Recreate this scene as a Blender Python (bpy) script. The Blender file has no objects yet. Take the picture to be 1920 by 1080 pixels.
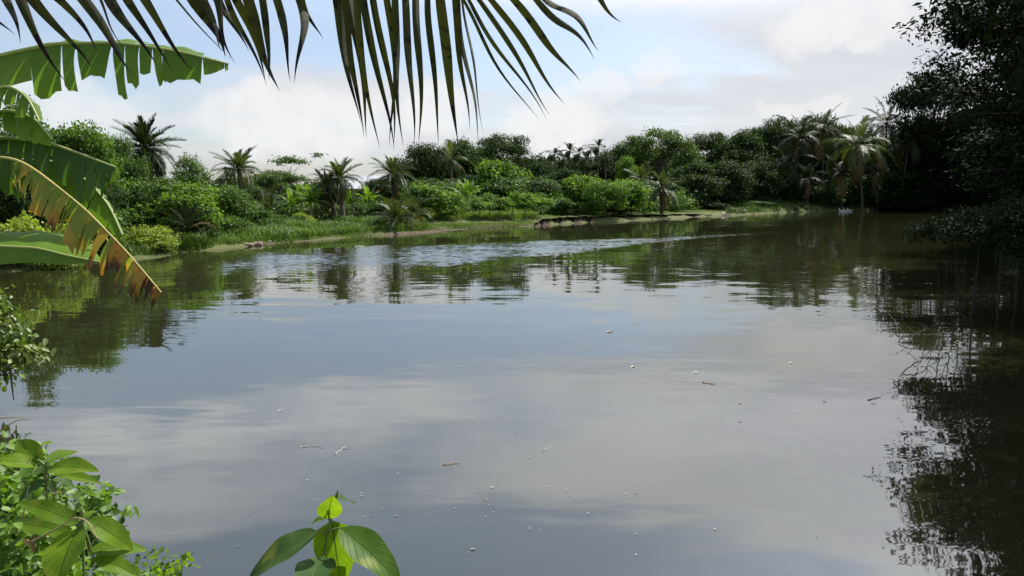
import bpy, math, random
import numpy as np
from mathutils import Vector, Matrix, Euler

R = math.radians
scene = bpy.context.scene
COL = scene.collection

# ------------------------------------------------------------------ camera
EYE = 2.5                       # eye height over the pond, metres
FPX = 1387.0                    # focal length in photo pixels (26 mm phone lens)
PITCH = math.atan(180.0 / FPX)  # looking slightly down
cam_data = bpy.data.cameras.new("camera")
cam_data.sensor_width = 36.0
cam_data.lens = 36.0 * FPX / 1920.0
cam_data.clip_start = 0.05
cam_data.clip_end = 6000.0
cam = bpy.data.objects.new("camera", cam_data)
COL.objects.link(cam)
cam.location = (0, 0, EYE)
cam.rotation_euler = (math.pi / 2 - PITCH, 0, 0)
scene.camera = cam

# ------------------------------------------------------------------ world
SUN_EL, SUN_AZ = R(52), R(42)          # azimuth from the view direction (+Y) towards the right (+X)
world = bpy.data.worlds.new("World")
scene.world = world
world.use_nodes = True


def build_world():
    nt = world.node_tree
    nt.nodes.clear()
    L = nt.links.new

    def node(t, **kw):
        n = nt.nodes.new(t)
        for k, v in kw.items():
            setattr(n, k, v)
        return n

    def inp(sock, v):
        if isinstance(v, (int, float, tuple)):
            sock.default_value = v
        else:
            L(v, sock)

    def m(op, a, b=0.0, clamp=False):
        n = node('ShaderNodeMath', operation=op, use_clamp=clamp)
        inp(n.inputs[0], a)
        inp(n.inputs[1], b)
        return n.outputs[0]

    def smooth(v, a, b, lo=0.0, hi=1.0):
        n = node('ShaderNodeMapRange', interpolation_type='SMOOTHSTEP')
        inp(n.inputs[0], v)
        for i, q in enumerate((a, b, lo, hi)):
            n.inputs[1 + i].default_value = q
        return n.outputs[0]

    def noise(vec, scale, detail=6.0, rough=0.55, dist=0.0):
        n = node('ShaderNodeTexNoise')
        inp(n.inputs['Vector'], vec)
        n.inputs['Scale'].default_value = scale
        n.inputs['Detail'].default_value = detail
        n.inputs['Roughness'].default_value = rough
        n.inputs['Distortion'].default_value = dist
        return n.outputs['Fac']

    out = node('ShaderNodeOutputWorld')
    bg = node('ShaderNodeBackground')
    bg.inputs[1].default_value = 0.1
    sky = node('ShaderNodeTexSky', sky_type='NISHITA')
    sky.sun_disc = False
    sky.sun_elevation = SUN_EL
    sky.sun_rotation = SUN_AZ
    sky.air_density = 1.0
    sky.dust_density = 1.6
    sky.ozone_density = 1.2
    tc = node('ShaderNodeTexCoord')
    d = tc.outputs['Generated']
    sep = node('ShaderNodeSeparateXYZ')
    L(d, sep.inputs[0])
    X, Y, Z = sep.outputs
    zc = m('MAXIMUM', Z, 0.0)
    # a flat layer of cloud seen in perspective
    den = m('ADD', zc, 0.16)
    comb = node('ShaderNodeCombineXYZ')
    L(m('MULTIPLY', m('DIVIDE', X, den), 0.8), comb.inputs[0])
    L(m('MULTIPLY', m('DIVIDE', Y, den), 1.25), comb.inputs[1])
    comb.inputs[2].default_value = 3.7
    layer = comb.outputs[0]
    n1 = noise(layer, 0.75, 7.0, 0.56, 0.35)
    n2 = noise(layer, 2.6, 6.0, 0.6, 0.2)
    n3 = noise(layer, 0.35, 3.0, 0.5)
    cov = m('ADD', m('MULTIPLY', n1, 0.72), m('MULTIPLY', n2, 0.28))
    az = m('ARCTAN2', X, Y)
    # the sheet of cloud thickens towards the sun's side, and towards the horizon
    bias = smooth(az, -0.2, 0.5, -0.10, 0.16)
    bias2 = m('ADD', smooth(zc, 0.02, 0.14, 0.10, 0.0), m('ADD', smooth(zc, 0.19, 0.27, 0.0, 0.13), smooth(zc, 0.38, 0.48, 0.0, -0.30)))
    cov = m('ADD', cov, m('ADD', bias, bias2))
    cov = m('ADD', cov, m('MULTIPLY', m('SUBTRACT', n3, 0.5), 0.5))
    sheet = smooth(cov, 0.42, 0.62, 0.24, 0.95)
    sheet = m('MULTIPLY', sheet, smooth(zc, 0.40, 0.50, 1.0, 0.68))

    # heaps of cumulus standing low over the trees
    wob = node('ShaderNodeTexNoise')
    L(d, wob.inputs['Vector'])
    wob.inputs['Scale'].default_value = 16.0
    wob.inputs['Detail'].default_value = 6.0
    wob.inputs['Roughness'].default_value = 0.6
    off = node('ShaderNodeVectorMath', operation='SUBTRACT')
    L(wob.outputs['Color'], off.inputs[0])
    off.inputs[1].default_value = (0.5, 0.5, 0.5)
    sc = node('ShaderNodeVectorMath', operation='SCALE')
    L(off.outputs[0], sc.inputs[0])
    sc.inputs['Scale'].default_value = 0.085
    wd = node('ShaderNodeVectorMath', operation='ADD')
    L(d, wd.inputs[0])
    L(sc.outputs[0], wd.inputs[1])
    ws = node('ShaderNodeSeparateXYZ')
    L(wd.outputs[0], ws.inputs[0])
    waz = m('ARCTAN2', ws.outputs[0], ws.outputs[1])
    wel = m('ARCSINE', ws.outputs[2])
    heap = None
    # azimuth, elevation, half width, half height (degrees), weight
    for a0, e0, ra, re, wgt in ((-16, 5.0, 7.5, 2.9, 1.0), (-6, 6.0, 3.2, 2.4, .9), (3.4, 5.0, 4.6, 2.6, 1.0),
                               (23.5, 10.9, 5.2, 1.9, 1.0), (6.8, 8.0, 2.4, 1.2, .7), (11, 9.0, 1.9, 1.6, .7),
                               (-31, 5.4, 5.5, 2.2, .8), (21, 5.6, 3.2, .9, .7), (40, 7, 7, 2.4, .8), (-52, 7, 9, 3, .9),
                               (70, 8, 9, 3, .9), (-85, 6, 8, 3, .9), (120, 7, 10, 3, .9), (-130, 8, 11, 3, .9), (170, 7, 9, 3, .9)):
        u = m('DIVIDE', m('SUBTRACT', waz, R(a0)), R(ra))
        v = m('DIVIDE', m('SUBTRACT', wel, R(e0)), R(re))
        r2 = m('ADD', m('MULTIPLY', u, u), m('MULTIPLY', v, v))
        w = m('MULTIPLY', smooth(r2, 0.35, 1.35, 1.0, 0.0), wgt)
        heap = w if heap is None else m('MAXIMUM', heap, w)
    hn = noise(d, 30.0, 6.0, 0.6)
    heap = m('MULTIPLY', heap, smooth(hn, 0.2, 0.62, 0.55, 1.0))
    # cloud colour: white heaps over a slightly greyer sheet
    shade = noise(layer, 1.3, 5.0, 0.6)
    grey = node('ShaderNodeMix', data_type='RGBA')
    L(smooth(shade, 0.25, 0.75), grey.inputs[0])
    grey.inputs[6].default_value = (4.2, 4.3, 4.6, 1)
    grey.inputs[7].default_value = (4.85, 4.9, 5.05, 1)
    # the unseen cloud above the frame is made brighter to lighten the water
    thin = node('ShaderNodeVectorMath', operation='SCALE')
    L(grey.outputs[2], thin.inputs[0])
    L(smooth(zc, 0.18, 0.3, 1.0, 1.75), thin.inputs['Scale'])
    mix1 = node('ShaderNodeMix', data_type='RGBA')
    L(sheet, mix1.inputs[0])
    tint = node('ShaderNodeMix', data_type='RGBA', blend_type='MULTIPLY')
    tint.inputs[0].default_value = 1.0
    L(sky.outputs[0], tint.inputs[6])
    tint.inputs[7].default_value = SKY_TINT
    L(tint.outputs[2], mix1.inputs[6])
    L(thin.outputs[0], mix1.inputs[7])
    # thin cloud glows towards the sun
    dt = node('ShaderNodeVectorMath', operation='DOT_PRODUCT')
    L(d, dt.inputs[0])
    dt.inputs[1].default_value = (math.cos(SUN_EL) * math.sin(SUN_AZ), math.cos(SUN_EL) * math.cos(SUN_AZ), math.sin(SUN_EL))
    glow = node('ShaderNodeVectorMath', operation='SCALE')
    L(mix1.outputs[2], glow.inputs[0])
    L(smooth(dt.outputs['Value'], 0.80, 1.0, 1.0, 2.0), glow.inputs['Scale'])
    mix2 = node('ShaderNodeMix', data_type='RGBA')
    L(m('MULTIPLY', heap, 0.85), mix2.inputs[0])
    L(glow.outputs[0], mix2.inputs[6])
    mix2.inputs[7].default_value = (5.75, 5.75, 5.75, 1)
    L(mix2.outputs[2], bg.inputs[0])
    L(bg.outputs[0], out.inputs[0])


SKY_TINT = (0.93, 0.97, 1.03, 1)
build_world()

sun_data = bpy.data.lights.new("sun", 'SUN')
sun_data.energy = 5.0
sun_data.angle = R(0.6)
sun_data.color = (1.0, 0.95, 0.86)
sun = bpy.data.objects.new("sun", sun_data)
COL.objects.link(sun)
sun_dir = Vector((math.cos(SUN_EL) * math.sin(SUN_AZ), math.cos(SUN_EL) * math.cos(SUN_AZ), math.sin(SUN_EL)))
sun.rotation_euler = (-sun_dir).to_track_quat('-Z', 'Y').to_euler()
sun.location = sun_dir * 60

scene.render.engine = 'CYCLES'
scene.cycles.use_denoising = True
scene.cycles.max_bounces = 8
scene.cycles.transparent_max_bounces = 8
scene.cycles.caustics_reflective = False
scene.cycles.caustics_refractive = False
vs = scene.view_settings
vs.view_transform = 'Standard'
vs.look = 'None'
vs.exposure = 0.68
vs.gamma = 1.0
vs.use_curve_mapping = False

# ------------------------------------------------------------------ survey helpers
CP, SP = math.cos(PITCH), math.sin(PITCH)


def sight(px, py, depth):
    """World point seen along a bearing of the photo at the given distance (m) down the view axis (+Y)."""
    a, b = (px - 960) / FPX, (540 - py) / FPX
    d = Vector((a, CP + b * SP, -SP + b * CP))
    return Vector((0, 0, EYE)) + d * (depth / d.y)


def on_water(px, py, z=0.0):
    a, b = (px - 960) / FPX, (540 - py) / FPX
    d = Vector((a, CP + b * SP, -SP + b * CP))
    return Vector((0, 0, EYE)) + d * ((z - EYE) / d.z)


# ------------------------------------------------------------------ mesh helpers
def nrm(a):
    return a / np.maximum(np.linalg.norm(a, axis=-1, keepdims=True), 1e-9)


class MB:
    """Collects vertices and faces (tris or quads) with a tint per face."""

    def __init__(self):
        self.v, self.f, self.t, self.n = [], [], [], 0

    def add(self, V, F, tint=0.5):
        V = np.asarray(V, float).reshape(-1, 3)
        F = np.asarray(F, int)
        if F.ndim == 1:
            F = F.reshape(1, -1)
        self.v.append(V)
        self.f.append(F + self.n)
        self.t.append(np.broadcast_to(np.asarray(tint, float), (len(F),)).copy())
        self.n += len(V)
        return self

    def tube(self, pts, radii, sides=6, tint=0.5, cap=True):
        P = np.asarray([tuple(p) for p in pts], float)
        n = len(P)
        rad = np.asarray(radii, float)
        T = np.zeros_like(P)
        T[1:-1] = P[2:] - P[:-2]
        T[0] = P[1] - P[0]
        T[-1] = P[-1] - P[-2]
        T = nrm(T)
        ref = np.array([0.0, 0.0, 1.0]) if abs(T[:, 2]).mean() < 0.8 else np.array([1.0, 0.0, 0.0])
        A = nrm(np.cross(T, ref))
        B = np.cross(T, A)
        ang = np.linspace(0, 2 * math.pi, sides, endpoint=False)
        ring = A[:, None, :] * np.cos(ang)[None, :, None] + B[:, None, :] * np.sin(ang)[None, :, None]
        V = (P[:, None, :] + ring * rad[:, None, None]).reshape(-1, 3)
        F = []
        for i in range(n - 1):
            for j in range(sides):
                k = (j + 1) % sides
                F.append((i * sides + j, i * sides + k, (i + 1) * sides + k, (i + 1) * sides + j))
        self.add(V, F, tint)
        if cap:
            c = len(V)
            V2 = np.vstack([V[-sides:], P[-1:]])
            self.add(V2, [(j, (j + 1) % sides, sides) for j in range(sides)], tint)
        return self

    def mesh(self, name, mat=None, smooth=False, uv=None):
        me = bpy.data.meshes.new(name)
        V = np.vstack(self.v)
        sizes = np.concatenate([np.full(len(f), f.shape[1]) for f in self.f])
        loops = np.concatenate([f.ravel() for f in self.f])
        tint = np.concatenate(self.t)
        me.vertices.add(len(V))
        me.vertices.foreach_set('co', V.astype(np.float32).ravel())
        me.loops.add(len(loops))
        me.loops.foreach_set('vertex_index', loops.astype(np.int32))
        me.polygons.add(len(sizes))
        starts = np.concatenate([[0], np.cumsum(sizes)[:-1]])
        me.polygons.foreach_set('loop_start', starts.astype(np.int32))
        if smooth:
            me.polygons.foreach_set('use_smooth', np.ones(len(sizes), bool))
        me.update(calc_edges=True)
        at = me.attributes.new('tint', 'FLOAT', 'FACE')
        at.data.foreach_set('value', tint.astype(np.float32))
        if uv is not None:
            lay = me.uv_layers.new(name='UVMap')
            lay.data.foreach_set('uv', np.asarray(uv, np.float32)[loops].ravel())
        if mat:
            me.materials.append(mat)
        return me


def obj(name, me, parent=None, loc=None, rot=None, scale=None, mat=None):
    o = bpy.data.objects.new(name, me)
    COL.objects.link(o)
    if parent is not None:
        o.parent = parent
    if loc is not None:
        o.location = loc
    if rot is not None:
        o.rotation_euler = rot
    if scale is not None:
        o.scale = scale
    if mat is not None:
        o.material_slots[0].link = 'OBJECT'
        o.material_slots[0].material = mat
    return o


def thing(name, label, cat, loc=(0, 0, 0), rot=None, scale=None, group=None):
    o = bpy.data.objects.new(name, None)
    COL.objects.link(o)
    o.empty_display_size = 0.2
    o.location = loc
    if rot is not None:
        o.rotation_euler = rot
    if scale is not None:
        o.scale = scale
    return tag(o, label, cat, group)


def tag(o, label=None, cat=None, group=None, kind=None):
    if label:
        o['label'] = label
    if cat:
        o['category'] = cat
    if group:
        o['group'] = group
    if kind:
        o['kind'] = kind
    return o


# ------------------------------------------------------------------ materials
def new_mat(name):
    mt = bpy.data.materials.new(name)
    mt.use_nodes = True
    nt = mt.node_tree
    nt.nodes.clear()
    return mt, nt


def N(nt, t, **kw):
    n = nt.nodes.new(t)
    for k, v in kw.items():
        setattr(n, k, v)
    return n


def ramp(nt, fac, stops):
    r = N(nt, 'ShaderNodeValToRGB')
    while len(r.color_ramp.elements) < len(stops):
        r.color_ramp.elements.new(0.5)
    for e, (p, c) in zip(r.color_ramp.elements, stops):
        e.position = p
        e.color = (*c, 1)
    nt.links.new(fac, r.inputs[0])
    return r.outputs[0]


def leaf_material(name, dark, mid, light, trans=0.3, rough=0.5, spec=0.35, vary=0.25, noise_scale=0.35):
    """Foliage: colour differs leaf by leaf (tint), clump by clump (noise) and tree by tree (object random)."""
    mt, nt = new_mat(name)
    L = nt.links.new
    out = N(nt, 'ShaderNodeOutputMaterial')
    at = N(nt, 'ShaderNodeAttribute', attribute_name='tint')
    oi = N(nt, 'ShaderNodeObjectInfo')
    tc = N(nt, 'ShaderNodeTexCoord')
    ns = N(nt, 'ShaderNodeTexNoise')
    ns.inputs['Scale'].default_value = noise_scale
    ns.inputs['Detail'].default_value = 3
    L(tc.outputs['Object'], ns.inputs['Vector'])
    a = N(nt, 'ShaderNodeMath', operation='MULTIPLY_ADD')
    L(ns.outputs['Fac'], a.inputs[0])
    a.inputs[1].default_value = 0.9
    a.inputs[2].default_value = -0.45
    b = N(nt, 'ShaderNodeMath', operation='ADD')
    L(a.outputs[0], b.inputs[0])
    L(at.outputs['Fac'], b.inputs[1])
    c = N(nt, 'ShaderNodeMath', operation='MULTIPLY_ADD')
    L(oi.outputs['Random'], c.inputs[0])
    c.inputs[1].default_value = vary
    c.inputs[2].default_value = -vary / 2
    d = N(nt, 'ShaderNodeMath', operation='ADD', use_clamp=True)
    L(b.outputs[0], d.inputs[0])
    L(c.outputs[0], d.inputs[1])
    col = ramp(nt, d.outputs[0], [(0.0, dark), (0.5, mid), (1.0, light)])
    pr = N(nt, 'ShaderNodeBsdfPrincipled')
    L(col, pr.inputs['Base Color'])
    pr.inputs['Roughness'].default_value = rough
    pr.inputs['Specular IOR Level'].default_value = spec
    tr = N(nt, 'ShaderNodeBsdfTranslucent')
    yl = N(nt, 'ShaderNodeMix', data_type='RGBA', blend_type='MULTIPLY')
    yl.inputs[0].default_value = 1.0
    L(col, yl.inputs[6])
    yl.inputs[7].default_value = (1.5, 1.55, 0.6, 1)
    L(yl.outputs[2], tr.inputs[0])
    mx = N(nt, 'ShaderNodeMixShader')
    mx.inputs[0].default_value = trans
    L(pr.outputs[0], mx.inputs[1])
    L(tr.outputs[0], mx.inputs[2])
    L(mx.outputs[0], out.inputs[0])
    return mt


def bark_material(name, c1, c2, scale=6.0, rings=0.0):
    mt, nt = new_mat(name)
    L = nt.links.new
    out = N(nt, 'ShaderNodeOutputMaterial')
    pr = N(nt, 'ShaderNodeBsdfPrincipled')
    tc = N(nt, 'ShaderNodeTexCoord')
    mp = N(nt, 'ShaderNodeMapping')
    mp.inputs['Scale'].default_value = (1, 1, 0.25) if not rings else (1, 1, rings)
    L(tc.outputs['Object'], mp.inputs[0])
    ns = N(nt, 'ShaderNodeTexNoise')
    ns.inputs['Scale'].default_value = scale
    ns.inputs['Detail'].default_value = 6
    L(mp.outputs[0], ns.inputs['Vector'])
    col = ramp(nt, ns.outputs['Fac'], [(0.3, c1), (0.7, c2)])
    L(col, pr.inputs['Base Color'])
    pr.inputs['Roughness'].default_value = 0.9
    bp = N(nt, 'ShaderNodeBump')
    bp.inputs['Strength'].default_value = 0.6
    bp.inputs['Distance'].default_value = 0.02
    L(ns.outputs['Fac'], bp.inputs['Height'])
    L(bp.outputs[0], pr.inputs['Normal'])
    L(pr.outputs[0], out.inputs[0])
    return mt


def plain_material(name, c1, c2, scale=8.0, rough=0.8, bump=0.0, spec=0.4, metal=0.0):
    mt, nt = new_mat(name)
    L = nt.links.new
    out = N(nt, 'ShaderNodeOutputMaterial')
    pr = N(nt, 'ShaderNodeBsdfPrincipled')
    tc = N(nt, 'ShaderNodeTexCoord')
    ns = N(nt, 'ShaderNodeTexNoise')
    ns.inputs['Scale'].default_value = scale
    ns.inputs['Detail'].default_value = 5
    L(tc.outputs['Object'], ns.inputs['Vector'])
    L(ramp(nt, ns.outputs['Fac'], [(0.3, c1), (0.7, c2)]), pr.inputs['Base Color'])
    pr.inputs['Roughness'].default_value = rough
    pr.inputs['Specular IOR Level'].default_value = spec
    pr.inputs['Metallic'].default_value = metal
    if bump:
        bp = N(nt, 'ShaderNodeBump')
        bp.inputs['Strength'].default_value = 0.8
        bp.inputs['Distance'].default_value = bump
        L(ns.outputs['Fac'], bp.inputs['Height'])
        L(bp.outputs[0], pr.inputs['Normal'])
    L(pr.outputs[0], out.inputs[0])
    return mt


M = {}
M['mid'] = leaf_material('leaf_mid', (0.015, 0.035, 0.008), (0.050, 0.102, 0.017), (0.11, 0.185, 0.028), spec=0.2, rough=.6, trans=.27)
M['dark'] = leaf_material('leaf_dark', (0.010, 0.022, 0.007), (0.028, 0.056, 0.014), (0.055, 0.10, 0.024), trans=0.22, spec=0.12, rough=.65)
M['shade_dark'] = leaf_material('leaf_shade_dark', (0.006, 0.012, 0.004), (0.013, 0.025, 0.007), (0.022, 0.04, 0.011), trans=0.08, spec=0.05, rough=.7)  # darker foliage copy; the right bank's shade is put into its colour
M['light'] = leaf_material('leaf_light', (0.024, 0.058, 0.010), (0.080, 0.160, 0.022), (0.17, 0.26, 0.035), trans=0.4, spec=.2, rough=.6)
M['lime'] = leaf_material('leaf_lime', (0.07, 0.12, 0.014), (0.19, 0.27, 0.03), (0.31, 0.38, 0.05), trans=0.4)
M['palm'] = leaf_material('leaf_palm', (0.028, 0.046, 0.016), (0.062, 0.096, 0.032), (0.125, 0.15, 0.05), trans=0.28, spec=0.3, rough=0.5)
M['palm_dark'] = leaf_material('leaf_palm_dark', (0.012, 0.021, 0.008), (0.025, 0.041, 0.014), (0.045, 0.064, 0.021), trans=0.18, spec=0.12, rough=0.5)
M['palm_dry'] = leaf_material('leaf_palm_dry', (0.05, 0.04, 0.018), (0.12, 0.085, 0.035), (0.20, 0.14, 0.06), trans=0.2)
M['grass'] = leaf_material('grass_blades', (0.026, 0.058, 0.012), (0.068, 0.13, 0.02), (0.125, 0.19, 0.035), trans=0.35, vary=0)
M['bark'] = bark_material('bark', (0.035, 0.027, 0.02), (0.11, 0.09, 0.07))
M['bark_pale'] = bark_material('bark_pale', (0.09, 0.08, 0.065), (0.22, 0.20, 0.17))
M['palm_trunk'] = bark_material('palm_trunk', (0.035, 0.028, 0.02), (0.13, 0.105, 0.08), scale=5, rings=3.5)

# ------------------------------------------------------------------ ground and pond
SHORE_PX = [(0, 512), (70, 505), (160, 496), (250, 489), (300, 484), (345, 474), (400, 468), (460, 462), (560, 453), (640, 446),
            (720, 441), (790, 437), (850, 431), (920, 427), (1000, 424), (1100, 418), (1170, 415), (1230, 412), (1290, 408), (1340, 405),
            (1390, 403), (1450, 399.5), (1520, 397), (1600, 395), (1700, 394.5), (1800, 396), (1900, 400)]
far_shore = [tuple(on_water(x, y))[:2] for x, y in SHORE_PX]
SHORE = [(-4.6, 5.3), (-6.6, 8.2), (-9.5, 12.5), (-13.2, 18.5)] + far_shore + [
    (57, 74), (45, 60), (30, 40), (18.6, 24.5), (13.6, 17.5), (11.4, 12.5), (9.0, 7.4), (5.5, 4.4), (2, 3.1), (0, 2.9), (-1.4, 3.1), (-3, 4.0)]
_S = np.array(SHORE)


def shore_distance(x, y):
    """Signed distance to the water's edge, positive on land."""
    P = np.stack([np.asarray(x, float), np.asarray(y, float)], -1)
    best = np.full(P.shape[:-1], 1e9)
    inside = np.zeros(P.shape[:-1], bool)
    n = len(_S)
    for i in range(n):
        a, b = _S[i], _S[(i + 1) % n]
        ab = b - a
        t = np.clip(((P - a) @ ab) / (ab @ ab), 0, 1)
        q = a + t[..., None] * ab
        best = np.minimum(best, np.linalg.norm(P - q, axis=-1))
        cond = ((a[1] > P[..., 1]) != (b[1] > P[..., 1]))
        xi = (b[0] - a[0]) * (P[..., 1] - a[1]) / (b[1] - a[1] + 1e-12) + a[0]
        inside ^= cond & (P[..., 0] < xi)
    wob = 0.22 * np.sin(P[..., 0] * 0.9 + 1.3 * np.sin(P[..., 1] * 0.6)) + 0.16 * np.sin(P[..., 0] * 2.3 - P[..., 1] * 1.9)
    far = np.clip((np.hypot(P[..., 0], P[..., 1]) - 9) / 8, 0, 1)
    return np.where(inside, -best, best) + wob * far


def ground_z(x, y):
    x, y = np.asarray(x, float), np.asarray(y, float)
    d = shore_distance(x, y)
    land = 0.16 * np.clip(d / 0.5, 0, 1) + 0.75 * (1 - np.exp(-np.maximum(d, 0) / 6.5))
    land += 0.42 * np.exp(-(x ** 2 + (y - 0.5) ** 2) / 18) * np.clip(d / 1.2, 0, 1)
    right = np.clip((x - 24) / 10, 0, 1) * np.clip((y - 25) / 30, 0, 1)
    land += 0.75 * right * np.clip(d / 3.0, 0, 1)
    land += 0.07 * np.sin(x * 0.7 + 2 * np.sin(y * 0.31)) * np.clip(d / 3, 0, 1) + 0.03 * np.sin(x * 2.1 + y * 1.7) * np.clip(d / 2, 0, 1)
    land += np.clip((d - 60) / 400, 0, 1) * 3
    bed = np.maximum(d * 0.4, -1.6)
    return np.where(d < 0, bed, land)


def gz(x, y):
    return float(ground_z(np.array([x]), np.array([y]))[0])


def ground_material():
    mt, nt = new_mat('ground')
    L = nt.links.new
    out = N(nt, 'ShaderNodeOutputMaterial')
    pr = N(nt, 'ShaderNodeBsdfPrincipled')
    geo = N(nt, 'ShaderNodeNewGeometry')
    sep = N(nt, 'ShaderNodeSeparateXYZ')
    L(geo.outputs['Position'], sep.inputs[0])
    n1 = N(nt, 'ShaderNodeTexNoise')
    n1.inputs['Scale'].default_value = 0.35
    n1.inputs['Detail'].default_value = 8
    n1.inputs['Roughness'].default_value = 0.65
    L(geo.outputs['Position'], n1.inputs['Vector'])
    n2 = N(nt, 'ShaderNodeTexNoise')
    n2.inputs['Scale'].default_value = 5.0
    n2.inputs['Detail'].default_value = 8
    n2.inputs['Roughness'].default_value = 0.7
    L(geo.outputs['Position'], n2.inputs['Vector'])
    turf = ramp(nt, n1.outputs['Fac'], [(0.25, (0.04, 0.058, 0.018)), (0.5, (0.08, 0.095, 0.034)), (0.75, (0.13, 0.125, 0.06))])
    soil = ramp(nt, n2.outputs['Fac'], [(0.3, (0.045, 0.035, 0.022)), (0.7, (0.115, 0.09, 0.058))])
    hz = N(nt, 'ShaderNodeMath', operation='MULTIPLY_ADD')
    L(n1.outputs['Fac'], hz.inputs[0])
    hz.inputs[1].default_value = -0.5
    L(sep.outputs[2], hz.inputs[2])
    hz2 = N(nt, 'ShaderNodeMath', operation='MULTIPLY_ADD')
    L(n2.outputs['Fac'], hz2.inputs[0])
    hz2.inputs[1].default_value = -0.25
    L(hz.outputs[0], hz2.inputs[2])
    # worn bare earth where the point begins
    ds = N(nt, 'ShaderNodeVectorMath', operation='DISTANCE')
    L(geo.outputs['Position'], ds.inputs[0])
    ds.inputs[1].default_value = (-2.5, 48.5, 0)
    wr = N(nt, 'ShaderNodeMapRange', interpolation_type='SMOOTHSTEP')
    L(ds.outputs['Value'], wr.inputs[0])
    for i_, q_ in enumerate((3.0, 10.0, -0.2, 0.0)):
        wr.inputs[1 + i_].default_value = q_
    ad = N(nt, 'ShaderNodeMath', operation='ADD')
    L(hz2.outputs[0], ad.inputs[0])
    L(wr.outputs[0], ad.inputs[1])
    mr = N(nt, 'ShaderNodeMapRange', interpolation_type='SMOOTHSTEP')
    L(ad.outputs[0], mr.inputs[0])
    mr.inputs[1].default_value = -0.46
    mr.inputs[2].default_value = -0.31
    mx = N(nt, 'ShaderNodeMix', data_type='RGBA')
    L(mr.outputs[0], mx.inputs[0])
    L(soil, mx.inputs[6])
    L(turf, mx.inputs[7])
    L(mx.outputs[2], pr.inputs['Base Color'])
    pr.inputs['Roughness'].default_value = 0.95
    pr.inputs['Specular IOR Level'].default_value = 0.15
    bp = N(nt, 'ShaderNodeBump')
    bp.inputs['Strength'].default_value = 0.7
    bp.inputs['Distance'].default_value = 0.06
    L(n2.outputs['Fac'], bp.inputs['Height'])
    L(bp.outputs[0], pr.inputs['Normal'])
    L(pr.outputs[0], out.inputs[0])
    return mt


def axis(lo, hi, step, far):
    core = np.arange(lo, hi + step, step)
    k = np.array([1.03, 1.1, 1.25, 1.5, 2, 3, 5, 9])
    left = lo - (k - 1) * (far / 8)
    right = core[-1] + (k - 1) * (far / 8)
    return np.concatenate([left[::-1], core, right])


def build_ground():
    xs, ys = axis(-45, 95, 0.55, 1500), axis(-8, 125, 0.55, 1500)
    gx, gy = np.meshgrid(xs, ys)
    z = ground_z(gx, gy)
    V = np.stack([gx, gy, z], -1).reshape(-1, 3)
    nx, ny = len(xs), len(ys)
    i = np.arange((nx - 1) * (ny - 1))
    r, c = i // (nx - 1), i % (nx - 1)
    a = r * nx + c
    F = np.stack([a, a + 1, a + nx + 1, a + nx], -1)
    me = MB().add(V, F).mesh('ground', ground_material(), smooth=True)
    tag(obj('ground', me), kind='structure')


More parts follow.
